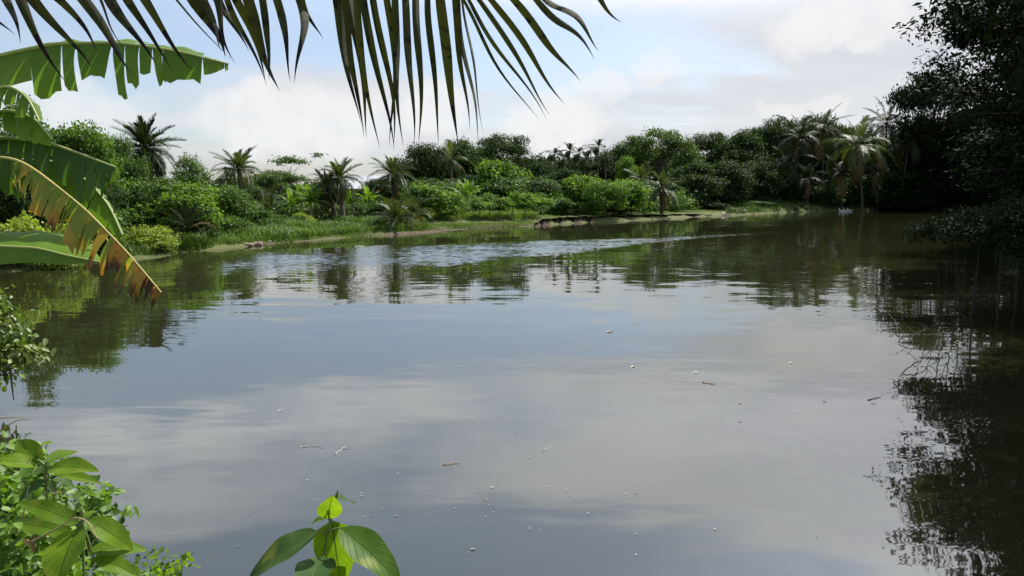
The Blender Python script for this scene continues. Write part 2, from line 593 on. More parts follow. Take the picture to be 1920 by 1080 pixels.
def water_material():
    mt, nt = new_mat('pond_water')
    L = nt.links.new
    out = N(nt, 'ShaderNodeOutputMaterial')
    pr = N(nt, 'ShaderNodeBsdfPrincipled')
    geo = N(nt, 'ShaderNodeNewGeometry')

    def mt_(op, a, b=0.0, clamp=False):
        n = N(nt, 'ShaderNodeMath', operation=op, use_clamp=clamp)
        for s, v in zip(n.inputs, (a, b)):
            if isinstance(v, (int, float)):
                s.default_value = v
            else:
                L(v, s)
        return n.outputs[0]

    def noise(scale, sx, sy, ang, detail=3.0, rough=0.5, dist=0.0):
        mp = N(nt, 'ShaderNodeMapping')
        mp.inputs['Rotation'].default_value = (0, 0, R(ang))
        mp.inputs['Scale'].default_value = (sx, sy, 1)
        L(geo.outputs['Position'], mp.inputs[0])
        n = N(nt, 'ShaderNodeTexNoise')
        n.inputs['Scale'].default_value = scale
        n.inputs['Detail'].default_value = detail
        n.inputs['Roughness'].default_value = rough
        n.inputs['Distortion'].default_value = dist
        L(mp.outputs[0], n.inputs['Vector'])
        return n.outputs['Fac']

    def sm(v, a, b, lo=0.0, hi=1.0):
        n = N(nt, 'ShaderNodeMapRange', interpolation_type='SMOOTHSTEP')
        L(v, n.inputs[0])
        for i, q in enumerate((a, b, lo, hi)):
            n.inputs[1 + i].default_value = q
        return n.outputs[0]

    sep = N(nt, 'ShaderNodeSeparateXYZ')
    L(geo.outputs['Position'], sep.inputs[0])
    X, Y = sep.outputs[0], sep.outputs[1]
    # breeze: a tongue of ruffled water running out towards the right bank
    ux, uy = 0.795, 0.607
    u = mt_('ADD', mt_('MULTIPLY', mt_('SUBTRACT', X, 0.5), ux), mt_('MULTIPLY', mt_('SUBTRACT', Y, 34.0), uy))
    v = mt_('ADD', mt_('MULTIPLY', mt_('SUBTRACT', X, 0.5), -uy), mt_('MULTIPLY', mt_('SUBTRACT', Y, 34.0), ux))
    patch = noise(0.22, 1, 1, 37, 4, 0.6)
    half = sm(u, -16, 19, 6.5, 0.7)
    vv = mt_('DIVIDE', v, half)
    r2 = mt_('ADD', mt_('MULTIPLY', vv, vv), mt_('MULTIPLY', mt_('DIVIDE', u, 21.5), mt_('DIVIDE', u, 21.5)))
    r2 = mt_('ADD', r2, mt_('MULTIPLY', mt_('SUBTRACT', patch, 0.5), 1.1))
    breeze = mt_('MULTIPLY', sm(r2, 0.25, 1.25, 1.0, 0.0), sm(noise(0.5, 1, 1, 37, 4, 0.6), 0.3, 0.6, 0.45, 1.0))
    light_air = sm(noise(0.075, 1, 2.2, 12, 3, 0.5), 0.40, 0.66, 0.35, 1.0)
    # waves as slopes, so that they stay true at a distance: soft swell, small ripples, ruffle
    def slopes(scale, sx, sy, ang, ax, ay, gain, detail=2.0, dist=0.0):
        mp = N(nt, 'ShaderNodeMapping')
        mp.inputs['Rotation'].default_value = (0, 0, R(ang))
        mp.inputs['Scale'].default_value = (sx, sy, 1)
        L(geo.outputs['Position'], mp.inputs[0])
        n = N(nt, 'ShaderNodeTexNoise')
        n.inputs['Scale'].default_value = scale
        n.inputs['Detail'].default_value = detail
        n.inputs['Distortion'].default_value = dist
        L(mp.outputs[0], n.inputs['Vector'])
        c = N(nt, 'ShaderNodeVectorMath', operation='SUBTRACT')
        L(n.outputs['Color'], c.inputs[0])
        c.inputs[1].default_value = (.5, .5, .5)
        k = N(nt, 'ShaderNodeVectorMath', operation='MULTIPLY')
        L(c.outputs[0], k.inputs[0])
        k.inputs[1].default_value = (ax, ay, 0)
        g = N(nt, 'ShaderNodeVectorMath', operation='SCALE')
        L(k.outputs[0], g.inputs[0])
        if isinstance(gain, float):
            g.inputs['Scale'].default_value = gain
        else:
            L(gain, g.inputs['Scale'])
        return g.outputs[0]

    def vadd(a_, b_):
        n = N(nt, 'ShaderNodeVectorMath', operation='ADD')
        L(a_, n.inputs[0])
        L(b_, n.inputs[1])
        return n.outputs[0]

    sl = vadd(slopes(0.8, .42, 1.2, -9, .018, .036, 1.0), slopes(2.6, .4, 1.5, 8, .025, .07, light_air, 2.0, .3))
    sl = vadd(sl, slopes(7.0, .6, 1.2, 30, .2, .32, breeze, 3.0))
    # at a grazing view only the near faces of the ruffle show
    tl = N(nt, 'ShaderNodeCombineXYZ')
    L(mt_('MULTIPLY', breeze, -0.05), tl.inputs[1])
    sl = vadd(sl, tl.outputs[0])
    up_ = N(nt, 'ShaderNodeCombineXYZ')
    up_.inputs[2].default_value = 1.0
    nv = N(nt, 'ShaderNodeVectorMath', operation='NORMALIZE')
    L(vadd(sl, up_.outputs[0]), nv.inputs[0])
    L(nv.outputs[0], pr.inputs['Normal'])
    silt = noise(0.12, 1, 1, 0, 4, 0.55)
    L(ramp(nt, silt, [(0.3, (0.015, 0.017, 0.006)), (0.7, (0.023, 0.025, 0.010))]), pr.inputs['Base Color'])
    pr.inputs['Roughness'].default_value = 0.02
    pr.inputs['IOR'].default_value = 2.45
    pr.inputs['Specular IOR Level'].default_value = 0.5
    L(pr.outputs[0], out.inputs[0])
    return mt


def build_water():
    me = MB().add([(-60, 1.0, 0), (110, 1.0, 0), (110, 125, 0), (-60, 125, 0)], [(0, 1, 2, 3)]).mesh('pond_water', water_material())
    tag(obj('pond_water', me), kind='structure')


build_ground()
build_water()

# ------------------------------------------------------------------ trees
BEND = {}


def leaf_faces(mb, C, out, size, aspect, rng, droop=0.2, up=0.7, tint=None, ovate_leaf=False):
    """One diamond leaf per centre."""
    n = len(C)
    a = nrm(out * 0.55 + rng.normal(size=(n, 3)) * 0.6 + np.array([0, 0, -droop]))
    nn = nrm(rng.normal(size=(n, 3)) * 0.55 + out * 0.45 + np.array([0, 0, up]))
    side = nrm(np.cross(a, nn))
    s = size * rng.uniform(0.65, 1.35, (n, 1))
    w = s * aspect
    base = C - a * s * 0.5
    if ovate_leaf:                                       # two halves folded along the midrib
        tip = base + a * s - nn * s * .12
        l1, l2 = base + a * s * .25 + side * w * .85 + nn * w * .3, base + a * s * .62 + side * w * .8 + nn * w * .25
        r1, r2 = base + a * s * .25 - side * w * .85 + nn * w * .3, base + a * s * .62 - side * w * .8 + nn * w * .25
        V = np.stack([base, l1, l2, tip, r2, r1], 1).reshape(-1, 3)
        k = np.arange(n)[:, None] * 6
        F = np.concatenate([k + np.array([0, 1, 2, 3]), k + np.array([0, 3, 4, 5])])
        mb.add(V, F, 0.5 if tint is None else np.concatenate([tint, tint]))
        return
    V = np.stack([base, base + a * s * 0.42 + side * w, base + a * s - nn * s * 0.1, base + a * s * 0.42 - side * w], 1).reshape(-1, 3)
    F = np.arange(n * 4).reshape(n, 4)
    mb.add(V, F, 0.5 if tint is None else tint)


def foliage(blobs, n, leaf, aspect, seed, twig=0.35, per=14, droop=0.2, up=0.7, stray=0.15, ovate_leaf=False):
    """Leaves gathered on twig ends spread over the shells of ellipsoid boughs."""
    rng = np.random.default_rng(seed)
    mb = MB()
    cen = np.array([b[0] for b in blobs], float)
    rad = np.array([b[1] for b in blobs], float)
    wgt = (rad[:, 0] * rad[:, 1] + rad[:, 0] * rad[:, 2] + rad[:, 1] * rad[:, 2])
    wgt = wgt / wgt.sum()
    k = max(4, n // per)
    bi = rng.choice(len(blobs), k, p=wgt)
    d = nrm(rng.normal(size=(k, 3)))
    rr = 1.0 - np.abs(rng.normal(size=(k, 1))) * 0.24
    out_i = rng.random((k, 1)) < stray
    rr = np.where(out_i, 1.0 + rng.random((k, 1)) ** 2 * 0.42, np.clip(rr, 0.15, 1.05))
    T = cen[bi] + d * rad[bi] * rr
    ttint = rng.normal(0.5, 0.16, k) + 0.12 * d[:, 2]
    ti = np.repeat(np.arange(k), per)
    m = len(ti)
    sp = rng.normal(size=(m, 3)) * np.array([1, 1, 0.6]) * twig
    C = T[ti] + sp
    out = nrm(d[ti] * 0.8 + sp / twig * 0.4)
    leaf_faces(mb, C, out, leaf, aspect, rng, droop, up, np.clip(ttint[ti] + rng.normal(0, 0.11, m), 0, 1), ovate_leaf)
    return mb


def limbs(mb, base, blobs, r0, top, seed, start=0.35, sides=6):
    rng = random.Random(seed)
    base = Vector(base)
    top = Vector(top)
    pts, rad = [], []
    wob = (top - base).length * 0.02
    for i in range(7):
        t = i / 6
        p = base.lerp(top, t) + Vector((rng.uniform(-wob, wob), rng.uniform(-wob, wob), 0)) * (1 if 0 < i else 0)
        pts.append(p)
        rad.append(r0 * (1.25 if i == 0 else 1 - 0.72 * t))
    mb.tube(pts, rad, 8)
    for c, rr in blobs:
        c = Vector(c)
        t = min(0.97, max(start, (c.z - base.z) / max(0.1, top.z - base.z) * 0.75 - 0.1 + rng.uniform(-.08, .08)))
        q = base.lerp(top, t)
        mid = q.lerp(c, 0.5) + Vector((rng.uniform(-.2, .2), rng.uniform(-.2, .2), rng.uniform(-.1, .35))) * rr[0] * 0.6
        ra = r0 * (1 - 0.72 * t) * 0.55
        mb.tube([q, q.lerp(mid, .5), mid, mid.lerp(c, .6), c], [ra, ra * .85, ra * .65, ra * .45, ra * .2], sides)
        for _ in range(3):
            e = c + Vector((rng.uniform(-1, 1) * rr[0], rng.uniform(-1, 1) * rr[1], rng.uniform(-.3, 1) * rr[2])) * 0.85
            mb.tube([mid.lerp(c, .7), mid.lerp(e, .75), e], [ra * .35, ra * .25, ra * .08], 4)


PROTO = {}


def proto(key, style, Hn, Rn, n, leaf, seed, r0, aspect=0.3, **kw):
    rng = random.Random(seed)
    blobs = []
    if style == 'round':
        for i in range(int(kw.get('k', 16) * 1.7)):
            a = i * 2.399 + rng.uniform(-.4, .4)
            e = rng.uniform(-0.95, 1.0)
            q = math.sqrt(max(0, 1 - max(0, e) ** 2)) * rng.uniform(.35, .82)
            br = Rn * rng.uniform(.18, .40)
            zc = Hn * kw.get('zc', .58)
            zr = Hn * (1 - kw.get('zc', .58))
            blobs.append(((math.cos(a) * Rn * q, math.sin(a) * Rn * q, min(Hn - br * .75, zc + e * zr * .78)), (br, br, br * .75)))
    elif style == 'umbrella':
        for i in range(kw.get('k', 15)):
            a = i * 2.399 + rng.uniform(-.5, .5)
            q = math.sqrt((i + .5) / kw.get('k', 15)) * .82
            br = Rn * rng.uniform(.2, .36)
            z = Hn * (0.93 - 0.26 * q * q + (rng.uniform(-.1, .05) if i % 3 else rng.uniform(-.42, -.15)))
            blobs.append(((math.cos(a) * Rn * q, math.sin(a) * Rn * q, z), (br * 1.15, br * 1.15, br * .36)))
    elif style == 'tall':
        for i in range(kw.get('k', 16)):
            t = (i + .5) / kw.get('k', 16)
            a = i * 2.399 + rng.uniform(-.5, .5)
            q = math.sin(math.pi * (0.18 + 0.74 * t)) * rng.uniform(.3, .75)
            br = Rn * rng.uniform(.28, .46)
            blobs.append(((math.cos(a) * Rn * q, math.sin(a) * Rn * q, Hn * (.28 + .66 * t) - br * .3), (br, br, br * .8)))
    elif style == 'bush':
        for i in range(kw.get('k', 13)):
            a = i * 2.399 + rng.uniform(-.5, .5)
            e = rng.uniform(0, 1)
            q = math.sqrt(1 - e * e * .8) * rng.uniform(.3, .7)
            br = Rn * rng.uniform(.3, .48)
            blobs.append(((math.cos(a) * Rn * q, math.sin(a) * Rn * q, br * .5 + e * (Hn - br * 1.15)), (br, br, br * .7)))
    elif style == 'layered':                              # spreading boughs carrying flat sprays
        n_ = kw.get('k', 46)
        for i in range(n_):
            t = (i + .5) / n_
            a = i * 2.399 + rng.uniform(-.5, .5)
            q = math.sin(math.pi * (0.12 + 0.80 * t)) ** .7 * rng.uniform(.3, .92)
            br = Rn * rng.uniform(.17, .32)
            blobs.append(((math.cos(a) * Rn * q, math.sin(a) * Rn * q, Hn * (kw.get('z0', .3) + (.97 - kw.get('z0', .3)) * t) - .12 * Rn * q), (br * 1.2, br * 1.2, br * .34)))
    elif style == 'sparse':
        for x, y, z, r in kw['pads']:
            blobs.append(((x, y, z), (r, r, r * .42)))
    twig = kw.get('twig', leaf * 1.25)
    fo = foliage(blobs, n, leaf, aspect, seed, twig=twig, per=kw.get('per', 14), droop=kw.get('droop', .2), up=kw.get('up', .7), stray=kw.get('stray', .15))
    tr = MB()
    limbs(tr, (0, 0, -.3), blobs, r0, kw.get('top', (rng.uniform(-.3, .3), rng.uniform(-.3, .3), Hn * kw.get('topz', .72))), seed, kw.get('start', .35))
    PROTO[key] = (fo.mesh(key + '_crown', M['mid']), tr.mesh(key + '_trunk', M['bark'], smooth=True), Hn, Rn)


proto('mango0', 'round', 9, 4.6, 17000, .30, 11, .26)
proto('mango1', 'round', 9, 4.4, 15000, .36, 12, .26, k=19, aspect=.2, droop=.5)
proto('mango2', 'round', 9.5, 4.6, 15000, .32, 13, .26, k=13)
proto('rain0', 'umbrella', 11, 6.0, 14000, .30, 21, .3, k=20, stray=.1, up=1.1)
proto('rain1', 'umbrella', 11, 5.6, 14000, .30, 22, .3, k=22, stray=.1, up=1.1)
proto('tall0', 'tall', 11, 3.6, 12000, .27, 31, .2)
proto('tall1', 'tall', 11, 3.4, 9000, .27, 32, .2, k=20)
proto('bush0', 'bush', 3.2, 2.3, 9000, .19, 41, .07, start=.1)
proto('bush1', 'bush', 3.2, 2.3, 9000, .19, 42, .07, start=.1, k=17)
proto('bush2', 'bush', 3.0, 2.4, 6500, .22, 43, .07, start=.1, k=10, aspect=.36)
proto('shrub0', 'round', 4.6, 2.7, 8500, .20, 51, .09, k=15, zc=.55)
proto('shrub1', 'round', 4.6, 2.6, 6500, .27, 52, .09, k=12, zc=.6, aspect=.36)
proto('sapling0', 'round', 3.4, 1.25, 1700, .22, 61, .05, k=6, zc=.68)
proto('sapling1', 'round', 3.4, 1.3, 1500, .22, 62, .045, k=5, zc=.7)
proto('slender', 'sparse', 8.6, 3.0, 900, .26, 71, .1, pads=[(-.6, 0, 7.7, 1.0), (.9, .3, 7.5, .75), (.2, -.4, 7.9, .6), (3.0, 0, 8.5, .55), (-1.3, .3, 7.4, .6)], topz=.78, stray=.1, start=.7)
proto('mound', 'bush', 2.0, 2.2, 9000, .13, 81, .05, start=.1, k=20, aspect=.4, stray=.05)


def plant_tree(name, key, px, py_top, depth, hw_px, mat, label, cat='tree', group=None, bark='bark', spin=None, dz=0.0, py_base=None):
    crown, trunk, Hn, Rn = PROTO[key]
    top = sight(px, py_top, depth)
    z0 = gz(top.x, top.y) + dz
    h = max(0.4, top.z - z0)
    w = hw_px / FPX * depth
    rz = spin if spin is not None else (px * 0.37 + depth * 1.7) % 6.28
    t = thing(name, label, cat, (top.x, top.y, z0 - .05), (0, 0, rz), (w / Rn, w / Rn, h / Hn), group)
    obj('trunk', trunk, t, mat=M[bark])
    c = obj('crown', crown, t, mat=M[mat])
    return t


# ---- palms
def pinnate(L, droop, pairs, leaflet, width, seed, lift=0.0, hang=0.25, angle=0.9, vee=0.35):
    """A feather frond along +X: curved rib and two rows of leaflets."""
    rng = np.random.default_rng(seed)
    mb = MB()
    n = 12
    s = np.linspace(0, 1, n + 1)
    ang = lift - droop * s ** 1.5
    dx, dz = np.cos(ang) * L / n, np.sin(ang) * L / n
    P = np.zeros((n + 1, 3))
    P[1:, 0] = np.cumsum(dx[:-1])
    P[1:, 2] = np.cumsum(dz[:-1])
    mb.tube(P, 0.028 * L / 3 * (1 - 0.85 * s), 4, 0.75)
    for i in range(pairs):
        t = 0.13 + 0.87 * (i + .5) / pairs
        f = t * n
        k = min(n - 1, int(f))
        p = P[k] + (P[k + 1] - P[k]) * (f - k)
        tang = nrm(P[k + 1] - P[k])
        up = np.array([-tang[2], 0, tang[0]])
        ll = leaflet * (0.35 + 0.9 * math.sin(math.pi * min(1, .12 + t * .82))) * rng.uniform(.85, 1.12)
        for sgn in (-1, 1):
            q = angle * (1.05 - .55 * t) + rng.normal(0, .08)
            d = tang * math.cos(q) + np.array([0, sgn, 0]) * math.sin(q) + up * (vee + rng.normal(0, .12))
            d = nrm(d)
            w = width * rng.uniform(.8, 1.2)
            sd = nrm(np.cross(d, up))
            m1 = p + d * ll * .5 + np.array([0, 0, -hang * ll * .2])
            e = p + d * ll + np.array([0, 0, -hang * ll])
            V = [p - sd * w * .4, p + sd * w * .4, m1 + sd * w * .5, m1 - sd * w * .5, e]
            tv = float(np.clip(rng.normal(.5, .17), 0, 1))
            mb.add(V[:4], [(0, 1, 2, 3)], tv)
            mb.add([V[3], V[2], V[4]], [(0, 1, 2)], tv)
    return mb


FROND = {}
for i in range(3):
    FROND['date', i] = pinnate(2.6, (.5, 1.15, 1.7)[i], 46, .50, .042, 100 + i, lift=.1, hang=(.1, .25, .4)[i], angle=.85, vee=.5).mesh('date_frond_%d' % i, M['palm'])
    FROND['coco', i] = pinnate(4.4, (.8, 1.5, 2.0)[i], 56, .85, .055, 110 + i, lift=.15, hang=(.3, .5, .65)[i], angle=.95, vee=.2).mesh('coconut_frond_%d' % i, M['palm'])
    FROND['areca', i] = pinnate(1.7, (1.0, 1.6, 2.1)[i], 20, .55, .08, 120 + i, lift=.2, hang=.4, angle=.8, vee=.3).mesh('areca_frond_%d' % i, M['palm'])


def palm_trunk(h, r, lean, seed, rough=0.12, flare=1.35):
    rng = random.Random(seed)
    n = max(10, int(h / .28))
    pts, rad = [], []
    for i in range(n + 1):
        t = i / n
        pts.append((lean[0] * t ** 1.5, lean[1] * t ** 1.5, -.3 + (h + .3) * t))
        rad.append(r * (1 + (flare - 1) * math.exp(-t * 9)) * (1 + rough * (1 if i % 2 else -1) * .5 + rng.uniform(-.04, .04)) * (1 - .18 * t))
    return MB().tube(pts, rad, 8)


def palm(kind, px, py_heart, depth, label, fronds, size=1.0, mat='palm', lean_px=0, seed=0, r=None, group=None, dry=5, low=-0.55, trunk=True, z0=None):
    """A palm whose crown heart stands at (px, py_heart); fronds leave it in a spiral, old ones hanging."""
    rng = random.Random(seed * 7 + int(px))
    heart = sight(px, py_heart, depth)
    base = sight(px + lean_px, py_heart, depth)
    zb = gz(base.x, base.y) if z0 is None else z0
    t = thing({'date': 'date_palm', 'coco': 'coconut_palm', 'areca': 'areca_palm'}[kind], label, 'palm', (base.x, base.y, zb), group=group)
    h = heart.z - zb
    lean = (heart.x - base.x, 0.0)
    rr = r or {'date': .17, 'coco': .15, 'areca': .07}[kind]
    if trunk and h > .3:
        tm = palm_trunk(h, rr, lean, seed, .3 if kind == 'date' else .08)
        obj('trunk', tm.mesh('palm_trunk', M['palm_trunk'], smooth=False), t)
    hv = Vector((lean[0], lean[1], h))
    for i in range(fronds):
        f = (i + .5) / fronds
        el = 1.35 - (1.35 - low) * f ** .85 + rng.uniform(-.2, .2)
        az = i * 2.399 + rng.uniform(-.2, .2)
        v = 0 if f < .3 else (1 if f < .7 else 2)
        if rng.random() < .25:
            v = rng.choice((0, 1, 2))
        s = size * rng.uniform(.72, 1.14) * (.8 + .2 * min(1, f * 4))
        mm = M['palm_dry'] if i >= fronds - dry else M[mat]
        obj('frond', FROND[kind, v], t, hv, (rng.uniform(-.25, .25), -el, az), (s, s, s), mm)
    return t

# ------------------------------------------------------------------ the far banks
T = plant_tree
# left bank, from the frame's edge
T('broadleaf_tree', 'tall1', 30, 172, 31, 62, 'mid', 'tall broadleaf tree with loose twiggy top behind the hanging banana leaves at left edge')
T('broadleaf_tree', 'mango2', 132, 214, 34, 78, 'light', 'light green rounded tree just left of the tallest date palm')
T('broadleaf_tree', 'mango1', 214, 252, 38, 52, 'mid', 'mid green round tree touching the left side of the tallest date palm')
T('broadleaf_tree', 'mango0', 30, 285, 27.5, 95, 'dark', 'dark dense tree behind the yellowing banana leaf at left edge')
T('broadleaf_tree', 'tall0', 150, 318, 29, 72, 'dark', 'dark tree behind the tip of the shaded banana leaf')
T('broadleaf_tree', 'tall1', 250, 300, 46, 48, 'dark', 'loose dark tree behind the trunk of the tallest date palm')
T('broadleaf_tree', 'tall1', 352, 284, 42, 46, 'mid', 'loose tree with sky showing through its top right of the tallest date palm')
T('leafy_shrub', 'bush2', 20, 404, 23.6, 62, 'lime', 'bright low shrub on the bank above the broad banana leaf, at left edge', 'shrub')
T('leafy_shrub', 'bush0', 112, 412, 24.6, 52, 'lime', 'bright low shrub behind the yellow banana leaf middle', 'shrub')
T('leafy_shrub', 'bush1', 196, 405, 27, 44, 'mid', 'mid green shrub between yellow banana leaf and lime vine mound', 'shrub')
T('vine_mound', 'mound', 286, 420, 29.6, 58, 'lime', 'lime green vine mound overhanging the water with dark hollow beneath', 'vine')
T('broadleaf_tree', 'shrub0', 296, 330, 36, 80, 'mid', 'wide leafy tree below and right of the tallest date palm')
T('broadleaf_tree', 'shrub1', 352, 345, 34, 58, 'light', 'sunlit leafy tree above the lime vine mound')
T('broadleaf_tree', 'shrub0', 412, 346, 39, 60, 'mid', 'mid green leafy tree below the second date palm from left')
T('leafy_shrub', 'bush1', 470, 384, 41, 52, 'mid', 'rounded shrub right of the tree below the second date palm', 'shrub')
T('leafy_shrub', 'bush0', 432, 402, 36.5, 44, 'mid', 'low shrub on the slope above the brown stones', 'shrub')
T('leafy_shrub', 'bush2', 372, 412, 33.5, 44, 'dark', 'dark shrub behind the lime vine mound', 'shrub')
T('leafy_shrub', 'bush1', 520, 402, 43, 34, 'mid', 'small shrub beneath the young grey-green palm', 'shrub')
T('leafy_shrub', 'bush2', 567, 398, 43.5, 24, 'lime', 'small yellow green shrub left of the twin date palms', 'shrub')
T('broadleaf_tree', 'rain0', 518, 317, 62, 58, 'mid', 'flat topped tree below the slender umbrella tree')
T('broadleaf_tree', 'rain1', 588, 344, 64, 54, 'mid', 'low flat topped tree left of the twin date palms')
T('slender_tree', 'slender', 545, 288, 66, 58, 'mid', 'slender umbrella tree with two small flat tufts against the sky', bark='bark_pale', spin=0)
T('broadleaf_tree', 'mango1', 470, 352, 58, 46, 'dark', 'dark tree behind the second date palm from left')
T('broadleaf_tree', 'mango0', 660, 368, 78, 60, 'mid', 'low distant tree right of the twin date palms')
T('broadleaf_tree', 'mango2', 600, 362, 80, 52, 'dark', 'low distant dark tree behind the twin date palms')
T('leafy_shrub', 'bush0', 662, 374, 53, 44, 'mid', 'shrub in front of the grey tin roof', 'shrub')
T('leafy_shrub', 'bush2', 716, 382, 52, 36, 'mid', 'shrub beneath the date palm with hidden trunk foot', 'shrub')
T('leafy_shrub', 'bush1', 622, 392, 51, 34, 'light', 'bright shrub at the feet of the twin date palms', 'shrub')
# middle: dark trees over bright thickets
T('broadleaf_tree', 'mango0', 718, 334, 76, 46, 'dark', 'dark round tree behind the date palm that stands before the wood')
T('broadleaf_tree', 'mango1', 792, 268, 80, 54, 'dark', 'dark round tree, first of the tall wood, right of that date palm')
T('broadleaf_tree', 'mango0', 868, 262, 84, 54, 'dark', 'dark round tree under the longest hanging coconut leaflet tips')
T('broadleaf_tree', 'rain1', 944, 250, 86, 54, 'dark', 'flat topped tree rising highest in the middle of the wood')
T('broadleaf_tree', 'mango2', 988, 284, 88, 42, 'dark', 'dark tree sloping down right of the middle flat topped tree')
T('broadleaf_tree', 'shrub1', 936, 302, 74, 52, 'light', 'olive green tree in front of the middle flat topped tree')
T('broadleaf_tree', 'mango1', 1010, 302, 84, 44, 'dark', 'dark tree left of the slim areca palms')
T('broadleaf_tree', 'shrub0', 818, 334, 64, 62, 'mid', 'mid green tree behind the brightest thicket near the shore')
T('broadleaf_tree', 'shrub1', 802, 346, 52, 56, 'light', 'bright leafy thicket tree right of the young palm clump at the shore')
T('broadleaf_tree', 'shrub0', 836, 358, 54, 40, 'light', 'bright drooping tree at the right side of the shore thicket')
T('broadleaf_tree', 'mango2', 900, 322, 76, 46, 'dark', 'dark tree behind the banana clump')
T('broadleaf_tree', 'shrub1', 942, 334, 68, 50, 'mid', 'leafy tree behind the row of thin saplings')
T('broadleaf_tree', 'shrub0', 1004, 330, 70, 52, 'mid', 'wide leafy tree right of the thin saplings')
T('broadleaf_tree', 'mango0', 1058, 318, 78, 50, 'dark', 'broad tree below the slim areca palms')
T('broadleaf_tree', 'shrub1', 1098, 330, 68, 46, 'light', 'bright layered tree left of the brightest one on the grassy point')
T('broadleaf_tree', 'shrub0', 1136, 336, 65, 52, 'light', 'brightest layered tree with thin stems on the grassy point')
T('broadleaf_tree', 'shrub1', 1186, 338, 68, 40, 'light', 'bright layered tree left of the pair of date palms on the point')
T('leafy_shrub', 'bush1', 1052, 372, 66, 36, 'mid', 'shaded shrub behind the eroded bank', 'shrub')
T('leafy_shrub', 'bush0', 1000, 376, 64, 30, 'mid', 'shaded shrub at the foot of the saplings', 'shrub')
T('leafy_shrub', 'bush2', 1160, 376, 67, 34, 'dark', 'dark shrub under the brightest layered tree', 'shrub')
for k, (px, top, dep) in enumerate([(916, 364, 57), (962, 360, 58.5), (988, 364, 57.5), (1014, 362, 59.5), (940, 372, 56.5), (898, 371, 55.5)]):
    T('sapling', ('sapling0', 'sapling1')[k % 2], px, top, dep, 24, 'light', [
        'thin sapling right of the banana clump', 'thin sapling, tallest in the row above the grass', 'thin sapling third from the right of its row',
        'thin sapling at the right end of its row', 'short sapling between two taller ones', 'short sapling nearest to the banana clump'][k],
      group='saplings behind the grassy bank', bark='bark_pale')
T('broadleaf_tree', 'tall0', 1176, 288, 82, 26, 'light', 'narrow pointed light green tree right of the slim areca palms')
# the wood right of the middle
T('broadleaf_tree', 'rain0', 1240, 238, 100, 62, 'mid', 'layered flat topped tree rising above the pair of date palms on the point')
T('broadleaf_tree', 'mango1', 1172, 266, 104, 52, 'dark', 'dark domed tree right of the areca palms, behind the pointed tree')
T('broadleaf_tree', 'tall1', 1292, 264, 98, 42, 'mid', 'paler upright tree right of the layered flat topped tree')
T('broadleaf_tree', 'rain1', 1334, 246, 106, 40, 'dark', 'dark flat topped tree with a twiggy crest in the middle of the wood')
T('broadleaf_tree', 'mango0', 1388, 250, 102, 58, 'dark', 'dark domed tree above the grey driftwood log')
T('broadleaf_tree', 'rain0', 1462, 217, 110, 44, 'dark', 'dark flat topped tree arching left over a gap of sky')
T('broadleaf_tree', 'mango1', 1540, 216, 112, 66, 'dark', 'dark domed tree behind the cluster of coconut palms')
T('broadleaf_tree', 'mango2', 1600, 226, 114, 50, 'dark', 'dark tree behind the crown of the leaning coconut palm')
T('broadleaf_tree', 'mango0', 1300, 305, 88, 56, 'dark', 'dark tree right behind the pair of date palms on the point')
T('broadleaf_tree', 'mango1', 1362, 300, 92, 54, 'dark', 'dark tree standing behind the tip of the grassy point')
T('broadleaf_tree', 'mango2', 1428, 296, 98, 56, 'dark', 'dark tree behind the shore right of the driftwood log')
T('broadleaf_tree', 'mango0', 1490, 310, 106, 56, 'dark', 'dark tree among the lower fronds of the coconut cluster')
T('broadleaf_tree', 'mango1', 1560, 305, 112, 60, 'dark', 'dark tree filling the shade left of the leaning coconut palm')
T('broadleaf_tree', 'mango2', 1664, 262, 112, 64, 'shade_dark', 'dark tree right behind the leaning coconut palm')
T('broadleaf_tree', 'mango0', 1742, 240, 106, 66, 'shade_dark', 'dark tree above the half hidden tan hut')
T('broadleaf_tree', 'mango1', 1822, 220, 100, 76, 'shade_dark', 'dark tree between the tan hut and the right edge')
T('broadleaf_tree', 'mango2', 1905, 205, 94, 95, 'shade_dark', 'dark tree low at the right edge behind the overhanging tree')
T('broadleaf_tree', 'mango1', 2015, 165, 67, 110, 'shade_dark', 'dark tree on the right bank cut by the frame edge')
T('broadleaf_tree', 'rain1', 1756, 128, 102, 80, 'shade_dark', 'dark layered tree reaching left from behind the overhanging tree at right')
T('broadleaf_tree', 'tall0', 1860, 170, 99, 84, 'shade_dark', 'dark upright tree right of the dark layered tree')
T('leafy_shrub', 'bush0', 1420, 376, 92, 30, 'mid', 'shrub at the shore left of the fallen trunks', 'shrub')
T('leafy_shrub', 'bush1', 1556, 354, 100, 34, 'mid', 'shrub at the shore under the coconut cluster', 'shrub')
T('leafy_shrub', 'bush2', 1340, 380, 86, 34, 'dark', 'dark shrub at the edge of the wood behind the grassy point', 'shrub')
T('leafy_shrub', 'bush0', 1668, 366, 101, 34, 'shade_dark', 'dark shrub right of the leaning coconut trunk', 'shrub')
T('leafy_shrub', 'bush1', 1730, 362, 100, 40, 'shade_dark', 'dark shrub on the bank below the tan hut', 'shrub')
T('leafy_shrub', 'bush2', 1820, 360, 99, 50, 'shade_dark', 'dark shrub on the bank right of the tan hut', 'shrub')

